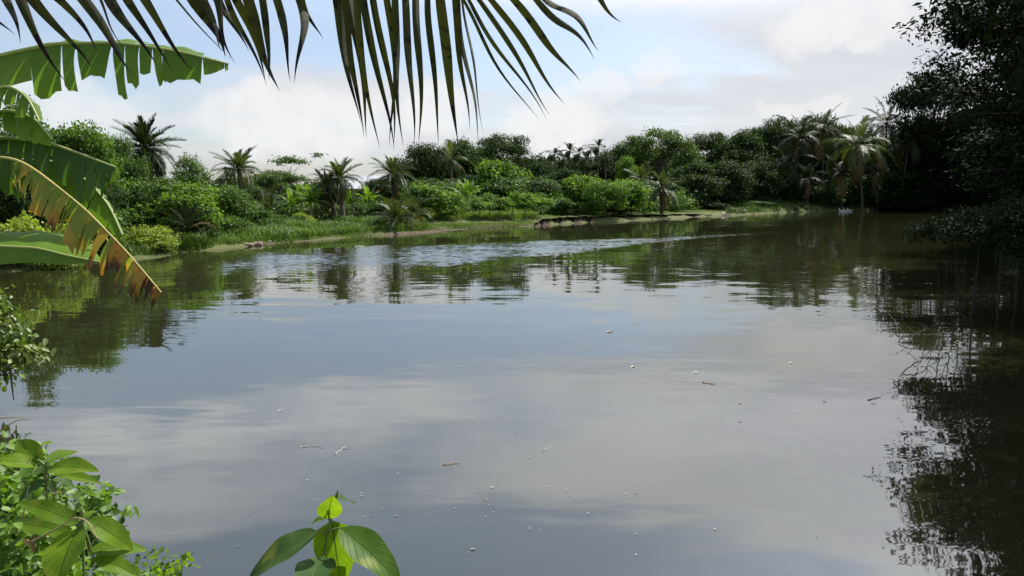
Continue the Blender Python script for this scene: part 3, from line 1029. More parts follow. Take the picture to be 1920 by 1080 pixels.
T('broadleaf_tree', 'mango2', 832, 266, 92, 50, 'dark', 'dark tree between the two dark round trees of the tall wood')
T('broadleaf_tree', 'mango0', 906, 276, 92, 46, 'dark', 'dark tree under the left half of the middle flat topped tree')
T('broadleaf_tree', 'rain0', 1090, 292, 100, 52, 'dark', 'dark low tree behind the slim areca palms')
T('broadleaf_tree', 'mango1', 1138, 284, 102, 44, 'dark', 'dark tree just right of the tallest areca palm')
T('broadleaf_tree', 'rain1', 1424, 236, 112, 48, 'dark', 'dark flat topped tree left of the one arching over a gap of sky')

# palms of the left and middle banks
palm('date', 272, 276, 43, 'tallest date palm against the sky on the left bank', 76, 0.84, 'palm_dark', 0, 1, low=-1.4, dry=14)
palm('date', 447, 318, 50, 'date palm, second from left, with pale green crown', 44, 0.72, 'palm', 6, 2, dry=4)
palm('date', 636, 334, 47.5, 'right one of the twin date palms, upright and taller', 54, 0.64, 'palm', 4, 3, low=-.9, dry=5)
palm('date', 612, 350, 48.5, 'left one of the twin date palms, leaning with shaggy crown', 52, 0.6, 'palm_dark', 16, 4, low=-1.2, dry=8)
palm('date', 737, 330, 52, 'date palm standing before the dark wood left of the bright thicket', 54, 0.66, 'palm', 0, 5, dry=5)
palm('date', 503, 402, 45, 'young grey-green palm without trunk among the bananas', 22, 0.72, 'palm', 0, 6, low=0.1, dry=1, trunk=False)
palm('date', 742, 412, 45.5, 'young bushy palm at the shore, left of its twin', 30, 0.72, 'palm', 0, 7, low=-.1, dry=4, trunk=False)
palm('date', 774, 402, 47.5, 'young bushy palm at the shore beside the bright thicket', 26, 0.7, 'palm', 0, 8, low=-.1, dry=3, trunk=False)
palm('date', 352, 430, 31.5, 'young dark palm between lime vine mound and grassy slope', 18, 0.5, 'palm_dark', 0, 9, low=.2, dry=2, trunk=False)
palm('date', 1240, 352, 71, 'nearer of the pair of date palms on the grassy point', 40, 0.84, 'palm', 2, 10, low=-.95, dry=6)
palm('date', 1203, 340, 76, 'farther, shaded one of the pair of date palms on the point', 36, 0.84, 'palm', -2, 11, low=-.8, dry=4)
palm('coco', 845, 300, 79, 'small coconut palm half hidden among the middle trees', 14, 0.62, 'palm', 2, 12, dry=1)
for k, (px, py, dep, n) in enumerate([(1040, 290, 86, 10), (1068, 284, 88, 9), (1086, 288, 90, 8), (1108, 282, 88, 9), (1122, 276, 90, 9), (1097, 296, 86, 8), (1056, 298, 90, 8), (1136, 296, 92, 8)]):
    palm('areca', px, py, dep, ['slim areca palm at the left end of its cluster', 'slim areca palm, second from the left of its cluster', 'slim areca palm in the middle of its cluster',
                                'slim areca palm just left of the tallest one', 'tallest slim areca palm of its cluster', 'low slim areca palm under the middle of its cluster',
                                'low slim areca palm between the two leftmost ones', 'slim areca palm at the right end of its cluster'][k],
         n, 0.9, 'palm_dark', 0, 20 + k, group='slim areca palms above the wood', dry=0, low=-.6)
# coconut palms of the right bank
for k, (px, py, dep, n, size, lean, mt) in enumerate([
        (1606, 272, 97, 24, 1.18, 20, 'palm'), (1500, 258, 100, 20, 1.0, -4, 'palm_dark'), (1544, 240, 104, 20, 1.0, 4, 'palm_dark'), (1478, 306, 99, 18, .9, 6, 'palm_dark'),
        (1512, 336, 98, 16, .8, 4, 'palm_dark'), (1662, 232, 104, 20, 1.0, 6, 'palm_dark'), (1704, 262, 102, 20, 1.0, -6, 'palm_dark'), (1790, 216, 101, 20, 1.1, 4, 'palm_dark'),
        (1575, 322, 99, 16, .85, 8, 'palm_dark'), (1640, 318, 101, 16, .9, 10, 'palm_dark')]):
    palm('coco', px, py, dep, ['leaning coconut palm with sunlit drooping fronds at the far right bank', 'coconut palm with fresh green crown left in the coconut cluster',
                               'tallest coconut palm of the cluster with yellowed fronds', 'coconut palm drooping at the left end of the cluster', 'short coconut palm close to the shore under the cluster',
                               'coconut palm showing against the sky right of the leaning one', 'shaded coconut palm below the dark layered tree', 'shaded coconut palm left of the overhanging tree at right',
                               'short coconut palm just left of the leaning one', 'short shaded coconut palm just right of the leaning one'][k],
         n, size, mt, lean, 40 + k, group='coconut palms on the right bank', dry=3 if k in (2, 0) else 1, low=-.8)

# ------------------------------------------------------------------ the wood behind and the thickets under the trees (masses nobody could count)
def interp(ctrl, px):
    c = np.array(ctrl, float)
    return [np.interp(px, c[:, 0], c[:, k]) for k in range(1, c.shape[1])]


def thicket(name, ctrl, n, rmin, rmax, leaf, mat, seed, label, spread=6.0, per=16, fill=1.0, lo=-60, hi=2100, base=0.0):
    """Boughs heaped from the ground up to a skyline; ctrl rows: bearing, distance, skyline."""
    rng = np.random.default_rng(seed)
    blobs = []
    for i in range(n):
        px = rng.uniform(lo, hi)
        dep, top = interp(ctrl, px)
        dep = dep + rng.uniform(0, spread)
        p = sight(px, top, dep)
        g = gz(p.x, p.y)
        r = rng.uniform(rmin, rmax)
        zt = g + (p.z - g) * rng.uniform(.72, 1.06) - r * .6
        zz = g + base + (max(zt, g + .2) - g - base) * (rng.random() ** .7) * fill
        blobs.append(((p.x, p.y, max(g + r * .25, zz)), (r, r, r * .7)))
    area = sum(b[1][0] ** 2 for b in blobs)
    nl = int(area * 12 * 1.15 / (leaf * leaf * .6) * .75)
    mb = foliage(blobs, nl, leaf, .34, seed, twig=leaf * 1.3, per=per)
    o = obj(name, mb.mesh(name, M[mat]))
    tag(o, label, 'vegetation', kind='stuff')
    return o


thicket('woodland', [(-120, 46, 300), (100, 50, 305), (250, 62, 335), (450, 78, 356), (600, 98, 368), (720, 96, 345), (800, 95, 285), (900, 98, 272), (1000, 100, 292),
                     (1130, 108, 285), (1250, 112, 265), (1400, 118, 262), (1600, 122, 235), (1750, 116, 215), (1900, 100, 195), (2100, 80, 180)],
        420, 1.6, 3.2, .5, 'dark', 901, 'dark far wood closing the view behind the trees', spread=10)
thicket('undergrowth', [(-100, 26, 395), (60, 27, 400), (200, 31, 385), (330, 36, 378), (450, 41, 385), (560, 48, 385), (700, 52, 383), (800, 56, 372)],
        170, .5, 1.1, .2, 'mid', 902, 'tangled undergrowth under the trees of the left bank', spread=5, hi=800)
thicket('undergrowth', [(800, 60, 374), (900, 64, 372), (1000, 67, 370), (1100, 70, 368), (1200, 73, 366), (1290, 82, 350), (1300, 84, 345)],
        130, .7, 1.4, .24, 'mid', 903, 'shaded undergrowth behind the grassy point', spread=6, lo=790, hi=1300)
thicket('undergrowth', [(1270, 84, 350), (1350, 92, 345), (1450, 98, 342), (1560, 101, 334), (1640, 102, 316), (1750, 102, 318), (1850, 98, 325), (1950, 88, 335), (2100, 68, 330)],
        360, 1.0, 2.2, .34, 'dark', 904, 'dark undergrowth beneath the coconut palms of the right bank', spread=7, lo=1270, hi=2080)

thicket('woodland', [(1740, 100, 258), (1800, 99, 232), (1850, 96, 215), (1950, 85, 205), (2010, 67, 195), (2100, 50, 190)], 120, 1.2, 2.4, .38, 'shade_dark', 906,
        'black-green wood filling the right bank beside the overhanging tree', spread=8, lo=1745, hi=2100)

# ------------------------------------------------------------------ grass
def build_grass():
    rng = np.random.default_rng(5)
    mb = MB()

    def sow(ctrl, n, dmin, dmax, hmin, hmax, width, tint0, lean=.35):
        """Blades on the strip between two distances from the water's edge; ctrl rows: bearing range."""
        px = rng.uniform(ctrl[0], ctrl[1], n * 4)
        sp = np.array(SHORE_PX)
        ys = np.interp(px, sp[:, 0], sp[:, 1])
        b = (540 - ys) / FPX
        a = (px - 960) / FPX
        dy, dz = CP + b * SP, -SP + b * CP
        s = -EYE / dz
        dep = dy * s + rng.uniform(dmin * .6, dmax * 2.2, n * 4)
        x, y = a / dy * dep, dep
        d = shore_distance(x, y)
        keep = (d > dmin) & (d < dmax)
        clump = np.sin(x * 1.7 + 2 * np.sin(y * 1.1)) * np.sin(y * 1.9 + x * .6) + rng.normal(0, .5, len(x))
        keep &= clump > -.45
        idx = np.nonzero(keep)[0][:n]
        x, y, cl = x[idx], y[idx], clump[idx]
        z = ground_z(x, y)
        m = len(x)
        h = rng.uniform(hmin, hmax, m) * (1 + .3 * np.clip(cl, -1, 1)) * (.75 + .45 * np.sin(x * .55 + 1.5 * np.sin(y * .4)) * np.sin(y * .7 + .8))
        az = rng.uniform(0, 6.28, m)
        ln = rng.uniform(.1, lean, m)
        bx, by = np.cos(az), np.sin(az)
        w = width * rng.uniform(.7, 1.3, m)
        B = np.stack([x, y, z - .03], -1)
        S = np.stack([-by, bx, 0 * bx], -1) * w[:, None] * .5
        D = np.stack([bx, by, 0 * bx], -1)
        mid = B + D * (ln * h * .35)[:, None] + np.array([0, 0, 1]) * (h * .6)[:, None]
        tip = B + D * (ln * h * 1.3)[:, None] + np.array([0, 0, 1]) * (h * .95)[:, None]
        t = np.clip(rng.normal(tint0, .16, m) + .1 * np.clip(cl, -1, 1), 0, 1)
        V = np.stack([B - S, B + S, mid + S * .8, mid - S * .8], 1).reshape(-1, 3)
        mb.add(V, np.arange(4 * m).reshape(m, 4), t)
        V = np.stack([mid - S * .8, mid + S * .8, tip], 1).reshape(-1, 3)
        mb.add(V, np.arange(3 * m).reshape(m, 3), t)

    sow((330, 560), 19000, .15, 6.5, .16, .5, .035, .55, .8)
    sow((320, 1000), 16000, -.05, 1.6, .08, .22, .03, .6, .8)
    sow((540, 800), 19000, .3, 6, .16, .55, .04, .5, .8)
    sow((-40, 340), 7000, .3, 3, .2, .5, .03, .45)
    sow((780, 1010), 15000, 3.0, 13, .25, .55, .045, .88)
    sow((1000, 1360), 14000, 2.2, 11, .06, .16, .05, .6)
    sow((820, 1340), 9000, .9, 4, .04, .12, .05, .75)
    sow((1360, 1900), 15000, .1, 9, .2, .6, .06, .08)  # low tint darkens these blades to stand in for the bank's shade
    tag(obj('grass', mb.mesh('grass', M['grass'])), 'green grass growing along the banks of the pond', 'grass', kind='stuff')


build_grass()

# ------------------------------------------------------------------ eroded edge of the grassy point
M['soil'] = plain_material('bare_soil', (0.032, 0.024, 0.016), (0.10, 0.075, 0.05), 3.0, .95, .05, .1)
M['stone'] = plain_material('mud_stone', (0.09, 0.07, 0.05), (0.26, 0.21, 0.15), 5.0, .9, .02, .2)


def build_eroded_bank():
    rng = random.Random(3)
    pts = [(1004, 424.5, .30), (1022, 421.5, .62), (1050, 419.5, .62), (1080, 417.5, .66), (1110, 416, .60), (1140, 414, .66), (1170, 413, .6), (1196, 411.5, .55), (1222, 410.5, .5), (1250, 409, .46), (1290, 407, .42), (1330, 405, .2)]
    P, n = [], 84
    for i in range(n):
        px = 1004 + (1330 - 1004) * i / (n - 1)
        py, h = interp([(a, b, c) for a, b, c in pts], px)
        p = on_water(px, py)
        P.append((p.x + rng.uniform(-.08, .08), p.y - .6 + .3 * math.sin(i * .9) + .22 * math.sin(i * 2.3 + 1) + rng.uniform(-.06, .06), h * (.84 + .08 * math.sin(i * .6) + rng.uniform(-.04, .04))))
    rows = [(-.15, -.45), (.1, -.25), (.3, .1), (.72, .3), (.9, .02), (1.0, -.05), (1.0, .7), (.85, 3.5), (-.2, 7.0)]
    V, F = [], []
    for x, y, h in P:
        for fz, fy in rows:
            V.append((x + rng.uniform(-.05, .05), y + fy + rng.uniform(-.08, .08), max(-.15, h * fz + rng.uniform(-.03, .03))))
    k = len(rows)
    for i in range(n - 1):
        for j in range(k - 1):
            F.append((i * k + j, (i + 1) * k + j, (i + 1) * k + j + 1, i * k + j + 1))
    me = MB().add(V, F).mesh('eroded_bank', None, smooth=False)
    me.materials.append(M['soil'])
    me.materials.append(bpy.data.materials['ground'])
    for q, p in enumerate(me.polygons):
        if q % (k - 1) >= 4:
            p.material_index = 1
    tag(obj('eroded_bank', me), kind='structure')


build_eroded_bank()


def rock_mesh(seed, sx, sy, sz):
    rng = np.random.default_rng(seed)
    import bmesh
    bm = bmesh.new()
    bmesh.ops.create_icosphere(bm, subdivisions=2, radius=1)
    for v in bm.verts:
        c = np.array(v.co)
        f = 1 + .18 * math.sin(c[0] * 4 + seed) + .14 * math.sin(c[1] * 5 + c[2] * 3 + seed * 2) + rng.normal(0, .05)
        v.co = Vector((c[0] * sx * f, c[1] * sy * f, c[2] * sz * f))
    me = bpy.data.meshes.new('stone')
    bm.to_mesh(me)
    bm.free()
    me.materials.append(M['stone'])
    return me


for k, (px, py, s) in enumerate([(468, 461, .30), (478, 460, .24), (488, 459.5, .34), (497, 458, .2), (507, 456.5, .28), (514, 455.5, .2), (538, 453.5, .26), (547, 452.5, .2)]):
    p = on_water(px, py)
    o = obj('stone', rock_mesh(k + 5, s * .72, s * .6, s * .42), None, (p.x, p.y - .25, .05), (0, 0, k))
    tag(o, ['brown stone at the left end of the heap in the shallows', 'small brown stone second in the heap in the shallows', 'largest brown stone of the heap in the shallows',
            'small brown stone at the right end of the heap', 'brown stone just right of the heap in the shallows', 'small brown stone between heap and lone pair',
            'brown stone, left one of the lone pair in the shallows', 'small brown stone, right one of the lone pair in the shallows'][k], 'stone', 'brown stones at the water edge of the left bank')

# ------------------------------------------------------------------ driftwood, fallen trunks, ducks, huts
M['driftwood'] = bark_material('driftwood', (0.17, 0.15, 0.13), (0.40, 0.37, 0.33), 4)
M['deadwood'] = bark_material('deadwood', (0.06, 0.052, 0.043), (0.17, 0.15, 0.12), 4)


def crooked(points, r0, r1, seed, sides=7, wob=.05):
    rng = random.Random(seed)
    P = [Vector(p) for p in points]
    fine = []
    for a, b in zip(P, P[1:]):
        for k in range(4):
            fine.append(a.lerp(b, k / 4) + Vector([rng.uniform(-wob, wob) for _ in range(3)]))
    fine.append(P[-1])
    n = len(fine)
    return fine, [r0 + (r1 - r0) * i / (n - 1) for i in range(n)]


def log_thing(name, label, cat, pts, r0, r1, seed, mat, stubs=2, group=None):
    P, rad = crooked(pts, r0, r1, seed)
    t = thing(name, label, cat, tuple(P[0]), group=group)
    mb = MB().tube([p - P[0] for p in P], rad, 8)
    obj('trunk', mb.mesh('log_trunk', M[mat], smooth=True), t)
    rng = random.Random(seed + 9)
    for k in range(stubs):
        q = P[int(len(P) * (k + 1) / (stubs + 1))] - P[0]
        e = q + Vector((rng.uniform(-.5, .5), rng.uniform(-.4, .4), rng.uniform(.25, .6)))
        obj('branch', MB().tube([q, q.lerp(e, .5) + Vector((.05, 0, .03)), e], [r1 * .8, r1 * .6, r1 * .25], 6).mesh('log_branch', M[mat], smooth=True), t)
    return t


def w(px, py, z):
    p = on_water(px, py)
    return (p.x, p.y, z)


log_thing('driftwood_log', 'pale grey driftwood log lying at the tip of the grassy point', 'log', [w(1352, 404, .12), w(1375, 402.6, .3), w(1398, 402, .42)], .17, .1, 1, 'driftwood', 3)
log_thing('driftwood_log', 'thin bleached branch crossing the near end of the driftwood log', 'log', [w(1344, 404.6, .05), w(1360, 404.4, .2), w(1372, 404, .1)], .07, .03, 2, 'driftwood', 3)
log_thing('fallen_trunk', 'dark fallen trunk sloping down the shore right of the driftwood', 'log', [w(1432, 399.5, .15), w(1446, 397, .9), w(1462, 396, 1.5)], .16, .08, 3, 'deadwood', 2)
log_thing('fallen_trunk', 'second dark fallen trunk leaning beside the first', 'log', [w(1448, 399, .1), w(1462, 396.5, .8), w(1476, 395.4, 1.2)], .13, .06, 4, 'deadwood', 2)

M['duck'] = plain_material('duck_white', (0.6, 0.59, 0.56), (0.7, 0.69, 0.66), 9, .7)
M['beak'] = plain_material('duck_beak', (0.55, 0.24, 0.03), (0.65, 0.32, 0.05), 9, .5)


def duck_mesh():
    """Body as one lathe-like sweep: tail, belly, breast, neck and head."""
    pts = [(-.27, 0, .13), (-.22, 0, .12), (-.12, 0, .08), (0, 0, .06), (.12, 0, .075), (.19, 0, .12), (.215, 0, .19), (.215, 0, .26), (.225, 0, .30), (.26, 0, .315), (.295, 0, .305)]
    rad = [.01, .045, .095, .115, .105, .075, .042, .034, .042, .046, .015]
    return MB().tube(pts, rad, 12).mesh('duck_body', M['duck'], smooth=True)


dm = duck_mesh()
bk = MB().tube([(.295, 0, .302), (.32, 0, .298), (.35, 0, .294)], [.018, .02, .012], 8).mesh('duck_beak', M['beak'], smooth=True)
wing = MB().tube([(.1, 0, .1), (.0, .012, .115), (-.1, .01, .12), (-.22, -.005, .14)], [.03, .062, .055, .012], 8).mesh('duck_wing', M['duck'], smooth=True)
for k, (px, py, rz) in enumerate([(1578, 396.6, 2.9), (1586, 396.4, 3.2), (1593.5, 396.2, 3.0)]):
    p = on_water(px, py)
    t = thing('duck', ['white duck swimming first, at the left of three', 'white duck swimming in the middle of three', 'white duck swimming last, at the right of three'][k], 'duck',
              (p.x, p.y, -.02), (0, 0, rz), (1.25, 1.25, 1.25), 'three white ducks in a row')
    obj('body', dm, t)
    obj('beak', bk, t)
    for s in (-1, 1):
        obj('wing', wing, t, (0, s * .075, 0))

M['tin'] = plain_material('tin_sheet', (0.30, 0.31, 0.33), (0.48, 0.49, 0.51), 2.0, .45, 0, .5, .3)
M['mudwall'] = plain_material('mud_wall', (0.30, 0.22, 0.14), (0.46, 0.36, 0.25), 3.0, .9)
M['darkdoor'] = plain_material('old_wood', (0.035, 0.026, 0.02), (0.08, 0.06, 0.045), 6.0, .8)


def box(mb, x0, x1, y0, y1, z0, z1):
    V = [(x, y, z) for z in (z0, z1) for y in (y0, y1) for x in (x0, x1)]
    mb.add(V, [(0, 2, 3, 1), (4, 5, 7, 6), (0, 1, 5, 4), (2, 6, 7, 3), (0, 4, 6, 2), (1, 3, 7, 5)])
    return mb


def hut(px, depth, wdt, dpt, h, label, rz, dz=0.0, posts=False):
    p = sight(px, 360, depth)
    t = thing('hut', label, 'hut', (p.x, p.y, gz(p.x, p.y) + dz), (0, 0, rz))
    hw_, hd = wdt / 2, dpt / 2
    for x0, x1, y0, y1 in ((-hw_, hw_, -hd, -hd + .15), (-hw_, hw_, hd - .15, hd), (-hw_, -hw_ + .15, -hd + .152, hd - .152), (hw_ - .15, hw_, -hd + .152, hd - .152)):
        obj('wall', box(MB(), x0, x1, y0, y1, -.2, h).mesh('hut_wall', M['mudwall']), t)
    for s in (-1, 1):                                    # two pitches of corrugated sheet
        V, F = [], []
        n = 48
        for i in range(n + 1):
            x = -hw_ - .4 + (wdt + .8) * i / n
            c = .025 * math.sin(i * math.pi)
            c = .03 * (i % 2)
            V += [(x, 0, h + dpt * .32 + c), (x, s * (hd + .45), h - .12 + c)]
        for i in range(n):
            F.append((2 * i, 2 * i + 1, 2 * i + 3, 2 * i + 2))
        obj('roof_sheet', MB().add(V, F).mesh('roof_sheet', M['tin']), t)
    for s in (-1, 1):
        gb = MB().add([(s * (hw_ - .05), -hd, h), (s * (hw_ - .05), hd, h), (s * (hw_ - .05), 0, h + dpt * .3)], [(0, 1, 2)])
        obj('gable', gb.mesh('hut_gable', M['mudwall']), t)
    obj('door', box(MB(), -.4, .4, -hd - .03, -hd - .002, 0, 1.8).mesh('hut_door', M['darkdoor']), t)
    for sx in (-1, 1):
        f = obj('window', box(MB(), sx * wdt * .3 - .35, sx * wdt * .3 + .35, -hd - .025, -hd - .002, .95, 1.65).mesh('hut_window', M['darkdoor']), t)
    return t


hut(688, 84, 5.0, 4.0, 2.0, 'hut with grey tin roof between twin date palms and the wood', .25)
hut(1776, 106, 6.0, 4.0, 2.3, 'tan mud hut half hidden in the shade of the right bank', -.5, .3)

# ------------------------------------------------------------------ bananas on the far bank
def banana_blade(Lb, wb, seed, arch=1.2):
    rng = random.Random(seed)
    mb = MB()
    n = 14
    P = []
    x = z = 0.0
    for i in range(n + 1):
        s = i / n
        P.append(np.array([x, 0, z]))
        a = .25 - arch * s ** 1.6
        x += math.cos(a) * Lb / n
        z += math.sin(a) * Lb / n
    mb.tube(P, [.03 * (1 - .8 * i / n) for i in range(n + 1)], 4, .9)
    for s in (-1, 1):
        for i in range(2, n):
            t0, t1 = i / n, (i + 1) / n
            w0 = wb * math.sin(math.pi * min(1, t0 ** .8)) ** .6
            w1 = wb * math.sin(math.pi * min(.999, t1 ** .8)) ** .6
            g = rng.choice((0, 0, .25, .45))
            dr = rng.uniform(.1, .7)
            a, b = P[i], P[i + 1]
            o0 = np.array([.3 * w0, s * w0, -dr * w0])
            o1 = np.array([.3 * w1, s * w1, -dr * w1])
            e0, e1 = a + o0, b + o1
            e1 = e1 + (e0 - e1) * g
            mb.add([a, b, e1, e0], [(0, 1, 2, 3)], min(1, max(0, rng.gauss(.55, .2))))
    return mb


BANANA = [banana_blade(1.9, .26, 200 + i, (.9, 1.5, 2.1)[i]).mesh('banana_blade_%d' % i, M['light']) for i in range(3)]
M['banana_stem'] = plain_material('banana_stem', (0.09, 0.11, 0.04), (0.19, 0.2, 0.08), 6, .6)


def far_banana(px, py_heart, depth, label, n, size, seed):
    rng = random.Random(seed)
    p = sight(px, py_heart, depth)
    z0 = gz(p.x, p.y)
    h = max(.3, p.z - z0)
    t = thing('banana_plant', label, 'banana plant', (p.x, p.y, z0), group='banana plants on the far bank')
    obj('pseudostem', MB().tube([(0, 0, -.2), (.02, 0, h * .5), (0, 0, h)], [.12, .1, .06], 8).mesh('pseudostem', M['banana_stem'], smooth=True), t)
    for i in range(n):
        f = i / n
        el = 1.25 - 1.1 * f + rng.uniform(-.1, .1)
        s = size * rng.uniform(.8, 1.1)
        obj('leaf', BANANA[0 if f < .35 else 1 if f < .7 else 2], t, (0, 0, h), (rng.uniform(-.3, .3), -el, i * 2.399 + rng.uniform(-.3, .3)), (s, s, s), M['light'])


for k, (px, py, dep, n, s) in enumerate([(548, 386, 45.5, 8, .75), (582, 382, 46.5, 9, .8), (566, 374, 50, 8, .8), (660, 384, 50, 8, .75), (692, 380, 55, 8, .9), (872, 372, 58, 9, .95), (886, 366, 61, 8, .9), (858, 366, 62, 8, .9), (644, 378, 54, 8, .8)]):
    far_banana(px, py, dep, ['banana plant right of the young grey-green palm', 'banana plant left of the twin date palms, nearest to them', 'banana plant behind the small yellow green shrub',
                             'banana plant right of the twin date palms', 'banana plant under the grey tin roof', 'front banana plant of the clump before the middle wood',
                             'right banana plant of the clump before the middle wood', 'left banana plant of the clump before the middle wood', 'banana plant behind the taller twin date palm'][k], n, s, 300 + k)


# ------------------------------------------------------------------ near bananas at the left edge
def near_leaf_material(name, ramp_stops, trans, rough=.5, spec=.25, yellow=(1.45, 1.5, .5, 1), spots=0.0):
    """Ribbed blade; tint runs from fresh (0) to withered (1)."""
    mt, nt = new_mat(name)
    L = nt.links.new
    out = N(nt, 'ShaderNodeOutputMaterial')
    at = N(nt, 'ShaderNodeAttribute', attribute_name='tint')
    tc = N(nt, 'ShaderNodeTexCoord')
    ns = N(nt, 'ShaderNodeTexNoise')
    ns.inputs['Scale'].default_value = 9
    ns.inputs['Detail'].default_value = 6
    ns.inputs['Roughness'].default_value = .65
    L(tc.outputs['Object'], ns.inputs['Vector'])
    a = N(nt, 'ShaderNodeMath', operation='MULTIPLY_ADD')
    L(ns.outputs['Fac'], a.inputs[0])
    a.inputs[1].default_value = .55
    a.inputs[2].default_value = -.275
    b = N(nt, 'ShaderNodeMath', operation='ADD', use_clamp=True)
    L(a.outputs[0], b.inputs[0])
    L(at.outputs['Fac'], b.inputs[1])
    col = ramp(nt, b.outputs[0], ramp_stops)
    if spots:
        n2 = N(nt, 'ShaderNodeTexNoise')
        n2.inputs['Scale'].default_value = 28
        n2.inputs['Detail'].default_value = 3
        L(tc.outputs['Object'], n2.inputs['Vector'])
        sp = ramp(nt, n2.outputs['Fac'], [(.0, (1, 1, 1)), (.60, (1, 1, 1)), (.68, (spots, spots, spots * 1.1))])
        mx0 = N(nt, 'ShaderNodeMix', data_type='RGBA', blend_type='MULTIPLY')
        mx0.inputs[0].default_value = 1
        L(col, mx0.inputs[6])
        L(sp, mx0.inputs[7])
        col = mx0.outputs[2]
    uv = N(nt, 'ShaderNodeUVMap')
    wv = N(nt, 'ShaderNodeTexWave', wave_type='BANDS', bands_direction='X')
    wv.inputs['Scale'].default_value = 14
    wv.inputs['Distortion'].default_value = .6
    L(uv.outputs[0], wv.inputs['Vector'])
    bp = N(nt, 'ShaderNodeBump')
    bp.inputs['Strength'].default_value = .35
    bp.inputs['Distance'].default_value = .004
    L(wv.outputs['Fac'], bp.inputs['Height'])
    pr = N(nt, 'ShaderNodeBsdfPrincipled')
    L(col, pr.inputs['Base Color'])
    pr.inputs['Roughness'].default_value = rough
    pr.inputs['Specular IOR Level'].default_value = spec
    L(bp.outputs[0], pr.inputs['Normal'])
    tr = N(nt, 'ShaderNodeBsdfTranslucent')
    yl = N(nt, 'ShaderNodeMix', data_type='RGBA', blend_type='MULTIPLY')
    yl.inputs[0].default_value = 1
    L(col, yl.inputs[6])
    yl.inputs[7].default_value = yellow
    L(yl.outputs[2], tr.inputs[0])
    mx = N(nt, 'ShaderNodeMixShader')
    mx.inputs[0].default_value = trans
    L(pr.outputs[0], mx.inputs[1])
    L(tr.outputs[0], mx.inputs[2])
    L(mx.outputs[0], out.inputs[0])
    return mt


GREENS = [(0, (0.055, 0.125, 0.012)), (.5, (0.11, 0.205, 0.02)), (.85, (0.16, 0.24, 0.04)), (1, (0.25, 0.22, 0.06))]
M['banana'] = near_leaf_material('banana_leaf', GREENS, .38)
M['banana_dark'] = near_leaf_material('banana_leaf_shaded', [(0, (0.028, 0.065, 0.012)), (.5, (0.05, 0.11, 0.018)), (1, (0.10, 0.15, 0.03))], .3)  # darker copy of the banana leaf; shade from other leaves is in its colour
M['banana_yellow'] = near_leaf_material('banana_leaf_withering', [(0, (0.12, 0.19, 0.03)), (.3, (0.19, 0.23, 0.045)), (.5, (0.33, 0.26, 0.06)), (.68, (0.34, 0.17, 0.03)), (.85, (0.14, 0.06, 0.02)), (1, (0.05, 0.03, 0.02))], .35, rough=.55, spec=.3)
M['midrib'] = plain_material('banana_midrib', (0.24, 0.30, 0.08), (0.34, 0.38, 0.12), 5, .5)
M['midrib_yellow'] = plain_material('banana_midrib_yellow', (0.40, 0.34, 0.09), (0.52, 0.44, 0.14), 5, .5)


def smooth_path(pts, n):
    P = np.array([tuple(p) for p in pts], float)
    d = np.concatenate([[0], np.cumsum(np.linalg.norm(np.diff(P, axis=0), axis=1))])
    s = np.linspace(0, d[-1], n)
    k = np.stack([np.interp(s, d, P[:, i]) for i in range(3)], -1)
    for _ in range(3):
        k[1:-1] = .25 * k[:-2] + .5 * k[1:-1] + .25 * k[2:]
    return k


